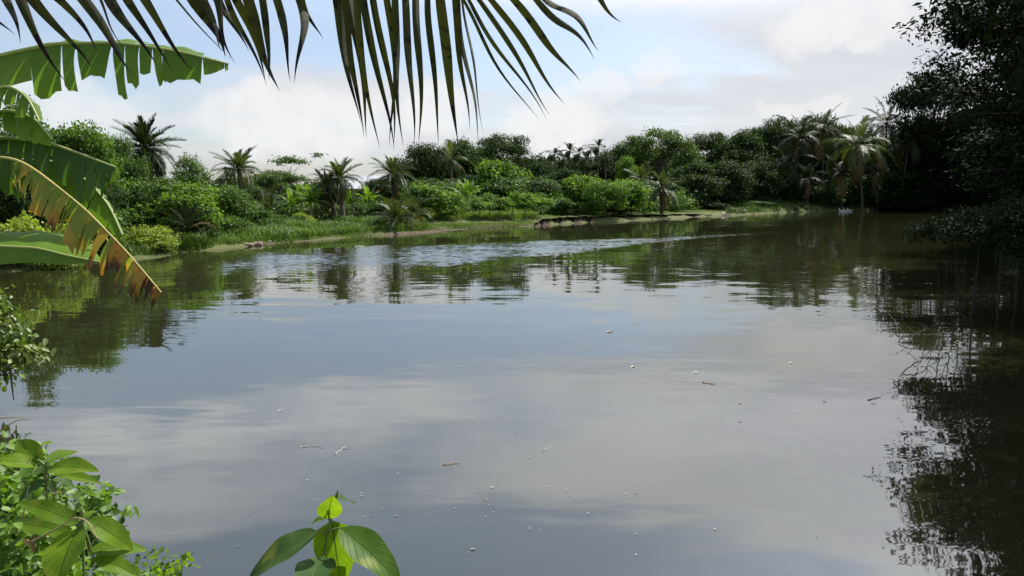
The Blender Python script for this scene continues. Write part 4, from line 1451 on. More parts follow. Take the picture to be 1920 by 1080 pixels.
def near_banana_leaf(plant, origin, pts, petiole, sides, strips, mat, ribmat, seed, rib=.016, age=None, torn=.5, tip_cut=0.0):
    """pts: midrib in the world; sides: list of (outward vector, end vector, width profile); every torn strip is a mesh."""
    rng = random.Random(seed)
    P = smooth_path(pts, 80)
    n = len(P) - 1
    o = np.array(tuple(origin))
    mb = MB().tube(P - o, [rib * (1.5 - 1.2 * i / n) for i in range(n + 1)], 7)
    leaf = obj('leaf', mb.mesh('banana_midrib', M[ribmat], smooth=True), plant)
    seglen = float(np.linalg.norm(np.diff(P, axis=0), axis=1).sum()) * (1 - petiole)
    for out0, out1, prof in sides:
        out0, out1 = np.array(out0, float), np.array(out1, float)
        edges = [0.0]
        while edges[-1] < 1:
            edges.append(edges[-1] + (1 / strips) * min(3.2, max(.25, rng.lognormvariate(-.12, .62))))
        edges[-1] = 1.0
        for a, b in zip(edges, edges[1:]):
            if b - a < .004:
                continue
            if torn > .7 and rng.random() < .05:
                continue
            cols = max(3, int((b - a) * 40))
            rows = 8
            V, F, T_, UV = [], [], [], []
            gap = (rng.uniform(.05, .3) if rng.random() < .62 else rng.uniform(.45, 1.1)) * torn
            jag = [rng.uniform(.86, 1.06) for _ in range(40)]
            sw = rng.uniform(-.4, .4) * torn
            sag = rng.uniform(-.6, .6) * torn
            cut = rng.uniform(.6, 1.15) if torn > .1 else 1
            for i in range(cols + 1):
                q = a + (b - a) * i / cols
                t = petiole + (1 - petiole) * q
                f = t * n
                k = min(n - 1, int(f))
                base = P[k] + (P[k + 1] - P[k]) * (f - k)
                tang = nrm(P[k + 1] - P[k])
                wd = float(np.interp(q, [c[0] for c in prof], [c[1] for c in prof])) * cut * (jag[i % 40] if torn > .1 else 1)
                rel = (i / cols - .5) * 2
                for j in range(rows + 1):
                    u = j / rows
                    d = nrm(out0 * (1 - u) + (out1 + tang * sw) * u)
                    if j == 0:
                        pos = base.copy()
                    else:
                        pos = prev + d * wd / rows
                    prev = pos
                    q2 = pos - tang * (rel * gap * u ** .8 * seglen * (b - a) * .5)
                    q2 = q2 + np.cross(tang, d) * (sag * wd * .35 * u * u + .02 * wd * math.sin(q * 60 + u * 5) * (torn + .5))
                    V.append(q2 - o)
                    UV.append((q * strips * .35, u))
            for i in range(cols):
                for j in range(rows):
                    A = i * (rows + 1) + j
                    F.append((A, A + rows + 1, A + rows + 2, A + 1))
                    T_.append(age((a + b) / 2, (j + .5) / rows, rng) if age else min(1, max(0, .45 + (j / rows) * .12 + rng.gauss(0, .01))))
            tb = rng.uniform(-.14, .14) * (1.7 if age else 1)
            me = MB().add(V, F, np.clip(np.array(T_) + tb, 0, 1)).mesh('leaf_strip', M[mat], smooth=True, uv=UV)
            obj('leaf_strip', me, leaf)
    return leaf


def S(*rows):
    return [sight(*r) for r in rows]


stem_xy = (-4.6, 4.2)
zb = gz(*stem_xy)
bp1 = thing('banana_plant', 'near banana plant hanging torn and yellowing leaves into the left edge', 'banana plant', (stem_xy[0], stem_xy[1], zb))
o1 = Vector((stem_xy[0], stem_xy[1], zb))
heart = Vector((-4.55, 4.25, 3.0))
obj('pseudostem', MB().tube([(0, 0, -.3), (0, 0, .4), (.02, .02, 1.2), (.05, .05, 3.05 - zb)], [.16, .145, .125, .085], 12).mesh('pseudostem', M['banana_stem'], smooth=True), bp1)
PX = 1 / FPX
# uppermost: long leaf lying across, one half folded down
near_banana_leaf(bp1, o1, [heart] + S((-200, 190, 4.6), (-60, 128, 4.6), (0, 104, 4.5), (100, 82, 4.4), (220, 80, 4.3), (330, 95, 4.2), (428, 120, 4.1)), .42,
                 [((.05, -.35, -.5), (.1, -.05, -1), [(0, .12), (.12, .25), (.35, .28), (.6, .30), (.7, .28), (.78, .2), (.93, .15), (1, .03)]),
                  ((-.05, .8, .45), (.05, .9, -.1), [(0, .12), (.2, .28), (.5, .30), (.8, .2), (1, .05)])], 14, 'banana', 'midrib', 1, torn=.38)
# small bright folded leaf at the frame edge
near_banana_leaf(bp1, o1, [heart] + S((-120, 200, 4.2), (-30, 172, 4.0), (18, 160, 3.95), (52, 182, 3.9), (74, 228, 3.86)), .45,
                 [((-.2, -.4, -.7), (-.1, -.1, -1), [(0, .08), (.3, .15), (.7, .17), (1, .04)]), ((.3, .6, .1), (.5, .3, -.6), [(0, .05), (.5, .1), (1, .03)])], 14, 'banana', 'midrib', 2, torn=.8)
near_banana_leaf(bp1, o1, [heart] + S((-120, 240, 4.2), (-40, 214, 4.15), (20, 206, 4.1), (66, 222, 4.05), (98, 262, 4.0)), .45,
                 [((-.1, -.3, -.7), (0, 0, -1), [(0, .06), (.4, .16), (.8, .17), (1, .04)]), ((.2, .8, .2), (.3, .6, -.4), [(0, .05), (.5, .14), (1, .03)])], 12, 'banana', 'midrib', 3, torn=.7)
# shaded leaf hanging in strips
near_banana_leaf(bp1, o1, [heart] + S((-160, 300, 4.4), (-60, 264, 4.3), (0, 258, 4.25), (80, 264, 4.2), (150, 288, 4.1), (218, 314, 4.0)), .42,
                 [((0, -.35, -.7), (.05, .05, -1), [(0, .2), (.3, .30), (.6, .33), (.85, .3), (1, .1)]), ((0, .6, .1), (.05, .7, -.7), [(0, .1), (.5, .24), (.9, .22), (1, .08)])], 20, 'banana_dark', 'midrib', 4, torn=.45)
near_banana_leaf(bp1, o1, [heart] + S((-120, 320, 4.5), (0, 300, 4.5), (100, 302, 4.4), (168, 342, 4.3), (205, 386, 4.25), (229, 440, 4.2)), .5,
                 [((-.5, -.3, -.5), (-.3, -.1, -1), [(0, .1), (.3, .2), (.7, .22), (1, .05)]), ((.5, .5, .2), (.4, .3, -.6), [(0, .05), (.4, .07), (1, .02)])], 8, 'banana', 'midrib', 5, torn=.4)


def wither(q, u, rng):
    return .2 + .34 * q ** 1.2 + (.26 + .45 * q) * max(0, u - .42) * 1.6 + (.36 if q > .9 else 0) + rng.uniform(-.05, .05)


near_banana_leaf(bp1, o1, [heart] + S((-160, 330, 3.9), (-60, 298, 3.65), (0, 293, 3.58), (38, 300, 3.55), (80, 328, 3.5), (160, 392, 3.4), (240, 474, 3.3), (302, 548, 3.25)), .69,
                 [((-.45, -.3, -.6), (-.3, 0, -1), [(0, .05), (.04, .12), (.2, .16), (.45, .175), (.7, .18), (.88, .16), (1, .08)]),
                  ((-.1, .6, -.5), (-.3, .15, -1), [(0, .03), (.1, .09), (.4, .13), (.75, .14), (1, .06)])], 32, 'banana_yellow', 'midrib_yellow', 6, age=wither, torn=.9, rib=.009)
# leaves above the frame and to the side
near_banana_leaf(bp1, o1, [heart, heart + Vector((-.4, .5, 1.2)), heart + Vector((-1.0, 1.0, 1.7)), heart + Vector((-1.8, 1.4, 1.5))], .2,
                 [((-.4, -.8, .1), (-.3, -.8, -.6), [(0, .1), (.3, .3), (.8, .28), (1, .05)]), ((.4, .8, .1), (.3, .8, -.6), [(0, .1), (.3, .3), (.8, .28), (1, .05)])], 8, 'banana', 'midrib', 7)
near_banana_leaf(bp1, o1, [heart, heart + Vector((.2, -.5, 1.2)), heart + Vector((.3, -1.2, 1.6)), heart + Vector((.3, -2.0, 1.3))], .2,
                 [((.9, 0, .1), (.8, 0, -.6), [(0, .1), (.3, .3), (.8, .28), (1, .05)]), ((-.9, 0, .1), (-.8, 0, -.6), [(0, .1), (.3, .3), (.8, .28), (1, .05)])], 8, 'banana', 'midrib', 8)
near_banana_leaf(bp1, o1, [heart, heart + Vector((-.8, -.3, 1.0)), heart + Vector((-1.6, -.5, 1.2)), heart + Vector((-2.3, -.6, .7))], .2,
                 [((0, .9, .1), (0, .8, -.6), [(0, .1), (.3, .3), (.8, .28), (1, .05)]), ((0, -.9, .1), (0, -.8, -.6), [(0, .1), (.3, .3), (.8, .28), (1, .05)])], 8, 'banana', 'midrib', 9)
# the sucker with one broad whole leaf
sx = (-3.75, 3.55)
zb2 = gz(*sx)
bp2 = thing('banana_plant', 'small banana shoot with a broad whole bright green leaf low at left edge', 'banana plant', (sx[0], sx[1], zb2))
o2 = Vector((sx[0], sx[1], zb2))
h2 = Vector((sx[0], sx[1], 1.85))
obj('pseudostem', MB().tube([(0, 0, -.3), (0, 0, .4), (0, 0, 1.9 - zb2)], [.1, .09, .06], 10).mesh('pseudostem', M['banana_stem'], smooth=True), bp2)
near_banana_leaf(bp2, o2, [h2] + S((-300, 480, 3.55), (-120, 462, 3.6), (0, 462, 3.55), (70, 465, 3.5), (130, 480, 3.45), (196, 493, 3.4)), .2,
                 [((.05, .75, .25), (.1, .95, .02), [(0, .15), (.3, .34), (.6, .36), (.8, .27), (.93, .1), (1, .0)]),
                  ((.0, -.5, -.35), (.05, -.1, -1), [(0, .05), (.3, .10), (.6, .10), (.85, .055), (.94, .02), (1, .0)])], 1, 'banana', 'midrib', 10, torn=.05, rib=.011)
near_banana_leaf(bp2, o2, [h2, h2 + Vector((-.2, .4, .7)), h2 + Vector((-.6, .8, .9)), h2 + Vector((-1.1, 1.0, .6))], .2,
                 [((-.4, -.8, .1), (-.3, -.8, -.5), [(0, .1), (.3, .24), (.8, .2), (1, .02)]), ((.4, .8, .1), (.3, .8, -.5), [(0, .1), (.3, .24), (.8, .2), (1, .02)])], 3, 'banana', 'midrib', 11, torn=.2)


# ------------------------------------------------------------------ near coconut palm overhead
M['coconut_leaflet'] = near_leaf_material('coconut_leaflet', [(0, (0.030, 0.036, 0.008)), (.5, (0.042, 0.046, 0.010)), (.78, (0.035, 0.03, 0.010)), (.9, (0.018, 0.013, 0.012)), (1, (0.012, 0.009, 0.01))], .22, rough=.6, spec=.15, yellow=(1.3, 1.4, .3, 1), spots=.12)
M['rachis'] = plain_material('frond_rib', (0.10, 0.11, 0.04), (0.17, 0.17, 0.07), 6, .5)
px0, py0 = -2.9, -.3
zc0 = gz(px0, py0)
cp = thing('coconut_palm', 'near coconut palm whose drooping fronds hang over the top of the view', 'palm', (px0, py0, zc0))
oc = Vector((px0, py0, zc0))
hc = Vector((-2.75, -.15, 4.5))
obj('trunk', palm_trunk(4.4 - zc0, .14, (.15, .15), 77, .07).mesh('palm_trunk', M['palm_trunk']), cp)


def leaflet_mesh(base, tip, wd, seed, curve=0.0, brown=.8, blunt=0.0):
    rng = random.Random(seed)
    base, tip = np.array(tuple(base)), np.array(tuple(tip))
    ax = tip - base
    Lh = np.linalg.norm(ax)
    ax = ax / Lh
    side = nrm(np.cross(ax, np.array([0, 1.0, 0]) + np.array([rng.uniform(-.5, .5), 0, 0])))
    nn = np.cross(side, ax)
    k = 16
    V, F, T_, UV = [], [], [], []
    for i in range(k + 1):
        t = i / k
        ww = wd * .5 * (min(1, .8 + t) if t < .2 else 1) * (1 if t < .46 else max(.015, ((1 - t) / .54) ** (1.0 - blunt)))
        c = base + ax * Lh * t + side * curve * Lh * math.sin(math.pi * t) * .5 + nn * .02 * math.sin(t * 5 + seed) + side * .008 * math.sin(t * 7 + seed * 1.7) * t
        V += [c - side * ww + nn * ww * .28, c, c + side * ww + nn * ww * .28]
        UV += [(0, t), (.5, t), (1, t)]
    for i in range(k):
        for j in (0, 1):
            a = i * 3 + j
            F.append((a, a + 1, a + 4, a + 3))
            t = (i + .5) / k
            T_.append(.3 + (.6 if t > brown else 0) + .1 * t + rng.uniform(-.05, .05))
    return V, F, T_, UV


def near_frond(rachis_pts, leaflets, seed, up, rr=.02):
    P = smooth_path(rachis_pts, 40)
    o = np.array(tuple(oc))
    fr = obj('frond', MB().tube(P - o, [rr * (1 - .8 * i / 39) for i in range(40)], 7).mesh('frond_rib', M['rachis'], smooth=True), cp)
    for k, (bx, by, tx, ty, wpx, dep, cv, br) in enumerate(leaflets):
        tip = sight(tx, ty, dep - .08)
        b = sight(bx, by, dep)
        # carry the leaflet on up to the rib above the frame
        rise = up[0] + (up[1] - up[0]) * min(1, max(0, (bx - up[2]) / (up[3] - up[2])))
        k2 = (by + rise) / max(1.0, ty - by)
        base = sight(bx - (tx - bx) * k2, -rise, dep + .03)
        V, F, T_, UV = leaflet_mesh(base, tip, wpx * .82 * PX * dep, seed * 100 + k, cv, br)
        obj('leaflet', MB().add(np.array(V) - o, F, np.clip(T_, 0, 1)).mesh('coconut_leaflet', M['coconut_leaflet'], smooth=True, uv=UV), fr)


d2 = 1.95
B_down = [(630, 670, 236, 19), (644, 684, 261, 20), (658, 693, 258, 20), (672, 705, 277, 20), (686, 727, 282, 20), (706, 739, 276, 17), (722, 741, 278, 16), (742, 753, 281, 16), (763, 771, 272, 17), (781, 789, 270, 16),
          (806, 819, 271, 16), (830, 853, 271, 24), (852, 878, 249, 12), (862, 896, 274, 11), (870, 908, 258, 6)]
B_fan = [(866, 1005, 229, 8), (880, 1021, 223, 9), (893, 1037, 210, 12), (920, 1060, 199, 14), (963, 1090, 160, 17), (1010, 1119, 114, 15), (1037, 1128, 92, 18), (1122, 1159, 34, 13)]
rng_l = random.Random(8)
lf = [(x0, 0, x1, y1, wd, d2 + rng_l.uniform(-.05, .05), rng_l.uniform(-.02, .02), rng_l.uniform(.72, .95)) for x0, x1, y1, wd in B_down]
lf += [(x0, 0, x1, y1, wd, d2 + rng_l.uniform(-.05, .05), rng_l.uniform(-.015, .03), .9) for x0, x1, y1, wd in B_fan]
near_frond([hc] + S((100, -420, 1.3), (380, -220, 1.75), (600, -118, 1.97), (740, -72, 1.98), (870, -28, 1.98), (960, -16, 1.98), (1060, -18, 1.98), (1112, -22, 1.98)), lf, 1, (115, 18, 610, 890))
A_left = [(-20, 20, 30, 76, 16), (12, 0, 45, 92, 20), (-15, 78, 24, 116, 14), (42, 0, 120, 152, 22), (66, 0, 158, 124, 26), (104, 0, 179, 96, 20), (151, 0, 256, 143, 24), (182, 0, 247, 108, 7), (207, 0, 297, 132, 24),
          (243, 0, 324, 128, 20), (276, 0, 356, 125, 20), (330, 0, 424, 115, 5), (360, 0, 423, 110, 30), (384, 0, 424, 104, 16), (398, 0, 446, 124, 17), (414, 0, 462, 98, 20), (431, 0, 492, 158, 16), (446, 0, 491, 144, 22),
          (466, 0, 521, 171, 24), (490, 0, 507, 158, 18), (512, 0, 557, 157, 20), (545, 0, 556, 157, 20), (578, 0, 595, 70, 18)]
la = [(x0, y0, x1, y1, wd, 1.9 + rng_l.uniform(-.08, .08), rng_l.uniform(-.03, .04) if x0 != 545 else .16, rng_l.uniform(.6, .8)) for x0, y0, x1, y1, wd in A_left]
near_frond([hc] + S((-420, -260, 1.5), (-180, -150, 1.75), (0, -110, 1.9), (200, -90, 1.95), (400, -80, 1.98), (560, -72, 2.0), (640, -60, 2.0)), la, 2, (110, 65, 0, 600))
for k, az in enumerate([2.2, 2.75, 3.3, 3.9, 4.5, 5.1, 3.0, 4.1, 1.75]):
    obj('frond', FROND['coco', k % 2], cp, hc - oc, (0, -(.55 + .1 * (k % 4)), az), (.8, .8, .8), M['palm_dark'])

# ------------------------------------------------------------------ broad-leaved plants by the camera
def veined_material(name, c_dark, c_light, vein, trans=.52, rough=.45):
    mt, nt = new_mat(name)
    L = nt.links.new
    out = N(nt, 'ShaderNodeOutputMaterial')
    uv = N(nt, 'ShaderNodeUVMap')
    sep = N(nt, 'ShaderNodeSeparateXYZ')
    L(uv.outputs[0], sep.inputs[0])

    def mm(op, a, b=0.0):
        n = N(nt, 'ShaderNodeMath', operation=op)
        for s, v in zip(n.inputs, (a, b)):
            if isinstance(v, (int, float)):
                s.default_value = v
            else:
                L(v, s)
        return n.outputs[0]

    def sm(v, a, b, lo, hi):
        n = N(nt, 'ShaderNodeMapRange', interpolation_type='SMOOTHSTEP')
        L(v, n.inputs[0])
        for i, q in enumerate((a, b, lo, hi)):
            n.inputs[1 + i].default_value = q
        return n.outputs[0]

    U, Vv = sep.outputs[0], sep.outputs[1]              # u along the leaf, v across (-1..1)
    av = mm('ABSOLUTE', Vv)
    mid = sm(av, .02, .06, 1, 0)
    ph = mm('MULTIPLY', mm('SUBTRACT', U, mm('MULTIPLY', av, .32)), 7.5)
    tri = mm('ABSOLUTE', mm('SUBTRACT', mm('FRACT', ph), .5))
    side = mm('MULTIPLY', sm(tri, .0, .07, 1, 0), .6)
    veins = mm('MAXIMUM', mid, side)
    ns = N(nt, 'ShaderNodeTexNoise')
    ns.inputs['Scale'].default_value = 22
    ns.inputs['Detail'].default_value = 5
    tc = N(nt, 'ShaderNodeTexCoord')
    L(tc.outputs['Object'], ns.inputs['Vector'])
    oi = N(nt, 'ShaderNodeObjectInfo')
    f = mm('ADD', mm('MULTIPLY', ns.outputs['Fac'], .7), mm('MULTIPLY', oi.outputs['Random'], .35))
    col = ramp(nt, f, [(.2, c_dark), (.8, c_light)])
    # insect specks and yellowed blotches
    n2 = N(nt, 'ShaderNodeTexNoise')
    n2.inputs['Scale'].default_value = 60
    n2.inputs['Detail'].default_value = 3
    L(tc.outputs['Object'], n2.inputs['Vector'])
    bl_ = N(nt, 'ShaderNodeMix', data_type='RGBA')
    L(sm(n2.outputs['Fac'], .66, .71, 0, .85), bl_.inputs[0])
    L(col, bl_.inputs[6])
    bl_.inputs[7].default_value = (.10, .075, .025, 1)
    n3 = N(nt, 'ShaderNodeTexNoise')
    n3.inputs['Scale'].default_value = 11
    n3.inputs['Detail'].default_value = 4
    L(tc.outputs['Object'], n3.inputs['Vector'])
    bm_ = N(nt, 'ShaderNodeMix', data_type='RGBA')
    L(sm(n3.outputs['Fac'], .58, .72, 0, .6), bm_.inputs[0])
    L(bl_.outputs[2], bm_.inputs[6])
    bm_.inputs[7].default_value = (.23, .26, .04, 1)
    col = bm_.outputs[2]
    mx0 = N(nt, 'ShaderNodeMix', data_type='RGBA')
    L(veins, mx0.inputs[0])
    L(col, mx0.inputs[6])
    mx0.inputs[7].default_value = (*vein, 1)
    pr = N(nt, 'ShaderNodeBsdfPrincipled')
    L(mx0.outputs[2], pr.inputs['Base Color'])
    pr.inputs['Roughness'].default_value = rough
    pr.inputs['Specular IOR Level'].default_value = .14
    bp = N(nt, 'ShaderNodeBump')
    bp.inputs['Strength'].default_value = .5
    bp.inputs['Distance'].default_value = .003
    bp.invert = True
    L(veins, bp.inputs['Height'])
    L(bp.outputs[0], pr.inputs['Normal'])
    tr = N(nt, 'ShaderNodeBsdfTranslucent')
    yl = N(nt, 'ShaderNodeMix', data_type='RGBA', blend_type='MULTIPLY')
    yl.inputs[0].default_value = 1
    L(col, yl.inputs[6])
    yl.inputs[7].default_value = (1.7, 1.7, .45, 1)
    vm = N(nt, 'ShaderNodeMix', data_type='RGBA')
    L(veins, vm.inputs[0])
    L(yl.outputs[2], vm.inputs[6])
    vm.inputs[7].default_value = (0.05, 0.08, 0.015, 1)
    L(vm.outputs[2], tr.inputs[0])
    mx = N(nt, 'ShaderNodeMixShader')
    mx.inputs[0].default_value = trans
    L(pr.outputs[0], mx.inputs[1])
    L(tr.outputs[0], mx.inputs[2])
    L(mx.outputs[0], out.inputs[0])
    return mt


M['broad'] = veined_material('broad_leaf', (0.075, 0.15, 0.012), (0.17, 0.27, 0.02), (0.09, 0.16, 0.02))
M['broad_dark'] = veined_material('broad_leaf_dark', (0.03, 0.07, 0.02), (0.06, 0.115, 0.028), (0.06, 0.10, 0.03), .3)
M['broad_mid'] = veined_material('broad_leaf_mid', (0.045, 0.105, 0.012), (0.09, 0.18, 0.018), (0.06, 0.115, 0.018), .5)
M['herb'] = leaf_material('herb_leaf', (0.045, 0.10, 0.014), (0.10, 0.19, 0.026), (0.17, 0.27, 0.04), trans=.36, vary=.1, noise_scale=6)
M['herb_dark'] = leaf_material('herb_leaf_dark', (0.018, 0.042, 0.010), (0.045, 0.09, 0.016), (0.085, 0.15, 0.024), trans=.3, vary=.1, noise_scale=6)
M['glossy'] = leaf_material('glossy_leaf', (0.04, 0.085, 0.014), (0.10, 0.16, 0.03), (0.19, 0.23, 0.06), trans=.3, rough=.42, spec=.4, vary=.1, noise_scale=2.5)
M['green_stem'] = plain_material('green_stem', (0.07, 0.11, 0.03), (0.13, 0.17, 0.05), 20, .5)
M['dry_stem'] = plain_material('dry_stem', (0.22, 0.16, 0.08), (0.38, 0.30, 0.16), 12, .7)
M['dry_leaf'] = plain_material('dry_leaf', (0.14, 0.07, 0.03), (0.30, 0.17, 0.07), 14, .7)


def ovate(Ln, W, arch=.35, fold=.3, wave=.06, seed=0, tipf=1.0, blunt=.75):
    rng = random.Random(seed)
    nu, nv = 14, 8
    V, F, UV = [], [], []
    ph = rng.uniform(0, 6)
    x = z = 0.0
    for i in range(nu + 1):
        u = i / nu
        a = .25 * arch - arch * u ** 1.3
        if i:
            x += math.cos(a) * Ln / nu
            z += math.sin(a) * Ln / nu
        hw_ = W * .5 * (math.sin(math.pi * u ** blunt) ** .8 if 0 < u < 1 else 0)
        hw_ = max(hw_, .0006)
        for j in range(nv + 1):
            v = j / nv * 2 - 1
            y = v * hw_
            V.append((x, y, z + abs(v) ** 1.3 * hw_ * fold + wave * hw_ * math.sin(u * 13 + ph + v * 2) * abs(v)))
            UV.append((u, v))
    for i in range(nu):
        for j in range(nv):
            A = i * (nv + 1) + j
            F.append((A, A + nv + 1, A + nv + 2, A + 1))
    return V, F, UV


def place_leaf(plant, origin, base, tip, W, mat, seed, normal=(0, -.3, 1), arch=.5, fold=.25, name='leaf', petiole=None, blunt=.75, wave=.07):
    """A leaf from base to tip; petiole: the point on the stem where its stalk leaves."""
    base, tip, origin = Vector(base), Vector(tip), Vector(origin)
    ax = (tip - base)
    Ln = ax.length
    V, F, UV = ovate(Ln * 1.06, W, arch, fold, wave, seed, blunt=blunt)
    e = Vector(V[-5])
    local = e.normalized()
    zl = Vector((0, 1, 0)).cross(local).normalized() * -1
    zl = local.cross(Vector((0, 1, 0)))
    ml = Matrix((local, Vector((0, 1, 0)), zl)).transposed()
    axn = ax.normalized()
    n = Vector(normal)
    yw = n.cross(axn).normalized()
    zw = axn.cross(yw)
    mw = Matrix((axn, yw, zw)).transposed()
    rot = mw @ ml.inverted()
    me = MB().add(V, F).mesh('broad_leaf', M[mat], smooth=True, uv=UV)
    o = obj(name, me, plant)
    o.matrix_local = Matrix.Translation(base - origin) @ rot.to_4x4()
    if petiole is not None:
        q = Vector(petiole)
        m_ = q.lerp(base, .5) + Vector((0, 0, .006))
        st = MB().tube([q - base, m_ - base, Vector((0, 0, 0))], [.0032, .0028, .0022], 6).mesh('petiole', M['green_stem'], smooth=True)
        so = obj('petiole', st, o)
        so.matrix_local = rot.to_4x4().inverted()
    return o


def stem_part(plant, origin, pts, r0, r1, mat='green_stem', name='stem'):
    P = smooth_path(pts, 20)
    o = np.array(tuple(origin))
    return obj(name, MB().tube(P - o, [r0 + (r1 - r0) * i / 19 for i in range(20)], 8).mesh(name, M[mat], smooth=True), plant)


def P1(px, py, d=1.9):
    return sight(px, py, d)


# centre plant
root = sight(585, 1400, 1.9)
root.z = gz(root.x, root.y)
pl = thing('broad_leaf_plant', 'lone broad-leaved plant with backlit leaves rising at the bottom centre', 'plant', tuple(root))
node1, node2, node3 = P1(611, 1003), P1(617, 974), P1(630, 934)
stem_part(pl, root, [root, P1(596, 1150), P1(603, 1075), P1(608, 1020), node1, node2, P1(624, 950), node3], .006, .0028)
place_leaf(pl, root, P1(614, 973, 1.895), P1(622, 931, 1.86), .066, 'broad', 1, (.35, -1, .25), .25, .2, blunt=.95, petiole=node2)
place_leaf(pl, root, P1(629, 936, 1.92), P1(662, 944, 2.02), .045, 'broad_dark', 2, (.1, -.5, 1), .4, .2, petiole=node3)
place_leaf(pl, root, P1(622, 976, 1.93), P1(640, 1092, 1.96), .115, 'broad', 3, (.1, -1, .15), .25, .22, petiole=node2, blunt=.6)
place_leaf(pl, root, P1(637, 990, 1.88), P1(748, 1096, 1.80), .098, 'broad_mid', 4, (.5, -.6, .8), .45, .2, petiole=node1)
place_leaf(pl, root, P1(597, 996, 1.88), P1(470, 1086, 1.82), .082, 'broad_dark', 5, (-.45, -.55, .8), .45, .25, petiole=node1)
place_leaf(pl, root, P1(607, 1046, 1.86), P1(570, 1120, 1.70), .10, 'broad_dark', 6, (0, -.7, 1), .5, .2, petiole=P1(606, 1050))
place_leaf(pl, root, P1(610, 972, 1.93), P1(582, 986, 1.97), .028, 'broad', 7, (0, -.4, 1), .5, .2, petiole=node2)
place_leaf(pl, root, P1(618, 1064, 1.93), P1(662, 1050, 2.02), .06, 'broad', 8, (0, -.5, 1), .4, .2, petiole=P1(606, 1058))
obj('bud', MB().tube([node3 - root, P1(632, 927) - root, P1(634, 918) - root], [.0045, .004, .0008], 8).mesh('bud', M['green_stem'], smooth=True), pl)

# plants in the bottom left corner
d = 2.05
ra = sight(80, 1300, d)
ra.z = gz(ra.x, ra.y)
pa = thing('broad_leaf_plant', 'upper broad-leaved plant in the bottom left corner, leaves pointing over the water', 'plant', tuple(ra))
na = P1(84, 876, d)
stem_part(pa, ra, [ra, P1(92, 1040, d), P1(90, 950, d), na], .006, .003)
for k, (b, t, dt, W, nm, mt) in enumerate([
        ((92, 880), (182, 884), -.05, .075, (.1, -.55, 1), 'broad'), ((78, 868), (34, 828), .05, .075, (-.3, -.7, 1), 'broad'), ((100, 886), (188, 908), .02, .04, (0, -.6, 1), 'broad'),
        ((90, 866), (146, 848), .1, .06, (.1, -.3, 1), 'broad'), ((92, 896), (140, 914), .04, .036, (0, -.4, 1), 'broad_dark'), ((70, 872), (-14, 866), -.05, .06, (0, -.6, 1), 'broad'),
        ((84, 900), (38, 940), -.05, .06, (-.2, -.6, 1), 'broad_dark'), ((70, 862), (60, 838), .12, .05, (0, -.4, 1), 'broad')]):
    place_leaf(pa, ra, P1(*b, d), P1(*t, d + dt), W * .86, mt, 20 + k, nm, .55, .25, petiole=na)
rb = sight(150, 1300, 1.85)
rb.z = gz(rb.x, rb.y)
pb = thing('broad_leaf_plant', 'lower broad-leaved plant in the bottom left corner with one large drooping leaf', 'plant', tuple(rb))
d = 1.85
nb = P1(153, 980, d)
stem_part(pb, rb, [rb, P1(160, 1120, d), P1(156, 1040, d), nb, P1(154, 966, d)], .007, .003)
for k, (b, t, dt, W, nm, mt) in enumerate([
        ((148, 990), (108, 1104), -.12, .125, (-.2, -1, .55), 'broad'), ((148, 982), (38, 944), .02, .06, (-.2, -.6, 1), 'broad'), ((164, 976), (246, 1030), .05, .075, (.5, -.5, .8), 'broad'),
        ((168, 1034), (272, 1032), .08, .06, (.1, -.6, 1), 'broad'), ((140, 1004), (18, 986), .1, .06, (0, -.6, 1), 'broad'), ((176, 1046), (262, 1084), 0, .055, (.2, -.5, 1), 'broad'),
        ((140, 1040), (70, 1090), .1, .07, (-.2, -.5, 1), 'broad_dark'), ((158, 972), (178, 958), .03, .025, (0, -.5, 1), 'broad')]):
    place_leaf(pb, rb, P1(*b, d), P1(*t, d + dt), W * .9, mt, 40 + k, nm, .55, .25, petiole=nb)
obj('bud', MB().tube([P1(154, 968, d) - rb, P1(154, 960, d) - rb, P1(153, 953, d) - rb], [.005, .0055, .001], 8).mesh('bud', M['green_stem'], smooth=True), pb)


# weeds filling the corner
def weed(px, py, dep, r, n, leaf, mat, label, seed, squash=.8):
    p = sight(px, py, dep)
    z0 = min(gz(p.x, p.y), p.z - .05)
    t = thing('weed', label, 'weed', (p.x, p.y, z0), group='weeds in the bottom left corner')
    h = p.z - z0
    rng = random.Random(seed)
    blobs = [((rng.uniform(-.7, .7) * r, rng.uniform(-.6, .6) * r, h - r * .4 + rng.uniform(-.7, .3) * r), (r * .55, r * .55, r * .45 * squash)) for _ in range(9)]
    mb = foliage(blobs, n, leaf, .36, seed, twig=leaf * 1.1, per=7, droop=.1, up=.8, stray=.25, ovate_leaf=True)
    obj('foliage', mb.mesh('weed_foliage', M[mat]), t)
    st = MB()
    for c, rr in blobs:
        st.tube([(0, 0, -.05), (c[0] * .4, c[1] * .4, h * .5), c], [.006, .004, .002], 5)
    obj('stem', st.mesh('weed_stem', M['green_stem']), t)


weed(10, 925, 2.35, .22, 900, .042, 'herb', 'small-leaved weed above the corner plants at left edge', 501)
weed(60, 920, 2.3, .18, 700, .036, 'herb_dark', 'dark fine-leaved weed between the two broad-leaved plants', 502)
weed(16, 985, 2.0, .17, 800, .032, 'herb', 'small-leaved weed below the upper plant at left edge', 503)
weed(40, 1065, 1.8, .15, 900, .026, 'herb', 'fine bright weed at the very bottom left corner', 504)
weed(225, 1090, 2.0, .14, 700, .022, 'herb', 'fine ferny weed along the bottom right of the large drooping leaf', 505)
weed(100, 950, 2.4, .14, 500, .04, 'herb', 'leafy weed behind the stem of the upper plant', 506)
weed(-20, 885, 2.6, .22, 700, .045, 'herb', 'leafy weed topping the corner at left edge', 507)
weed(90, 1090, 2.1, .2, 900, .034, 'herb_dark', 'dark weed under the large drooping leaf', 508)


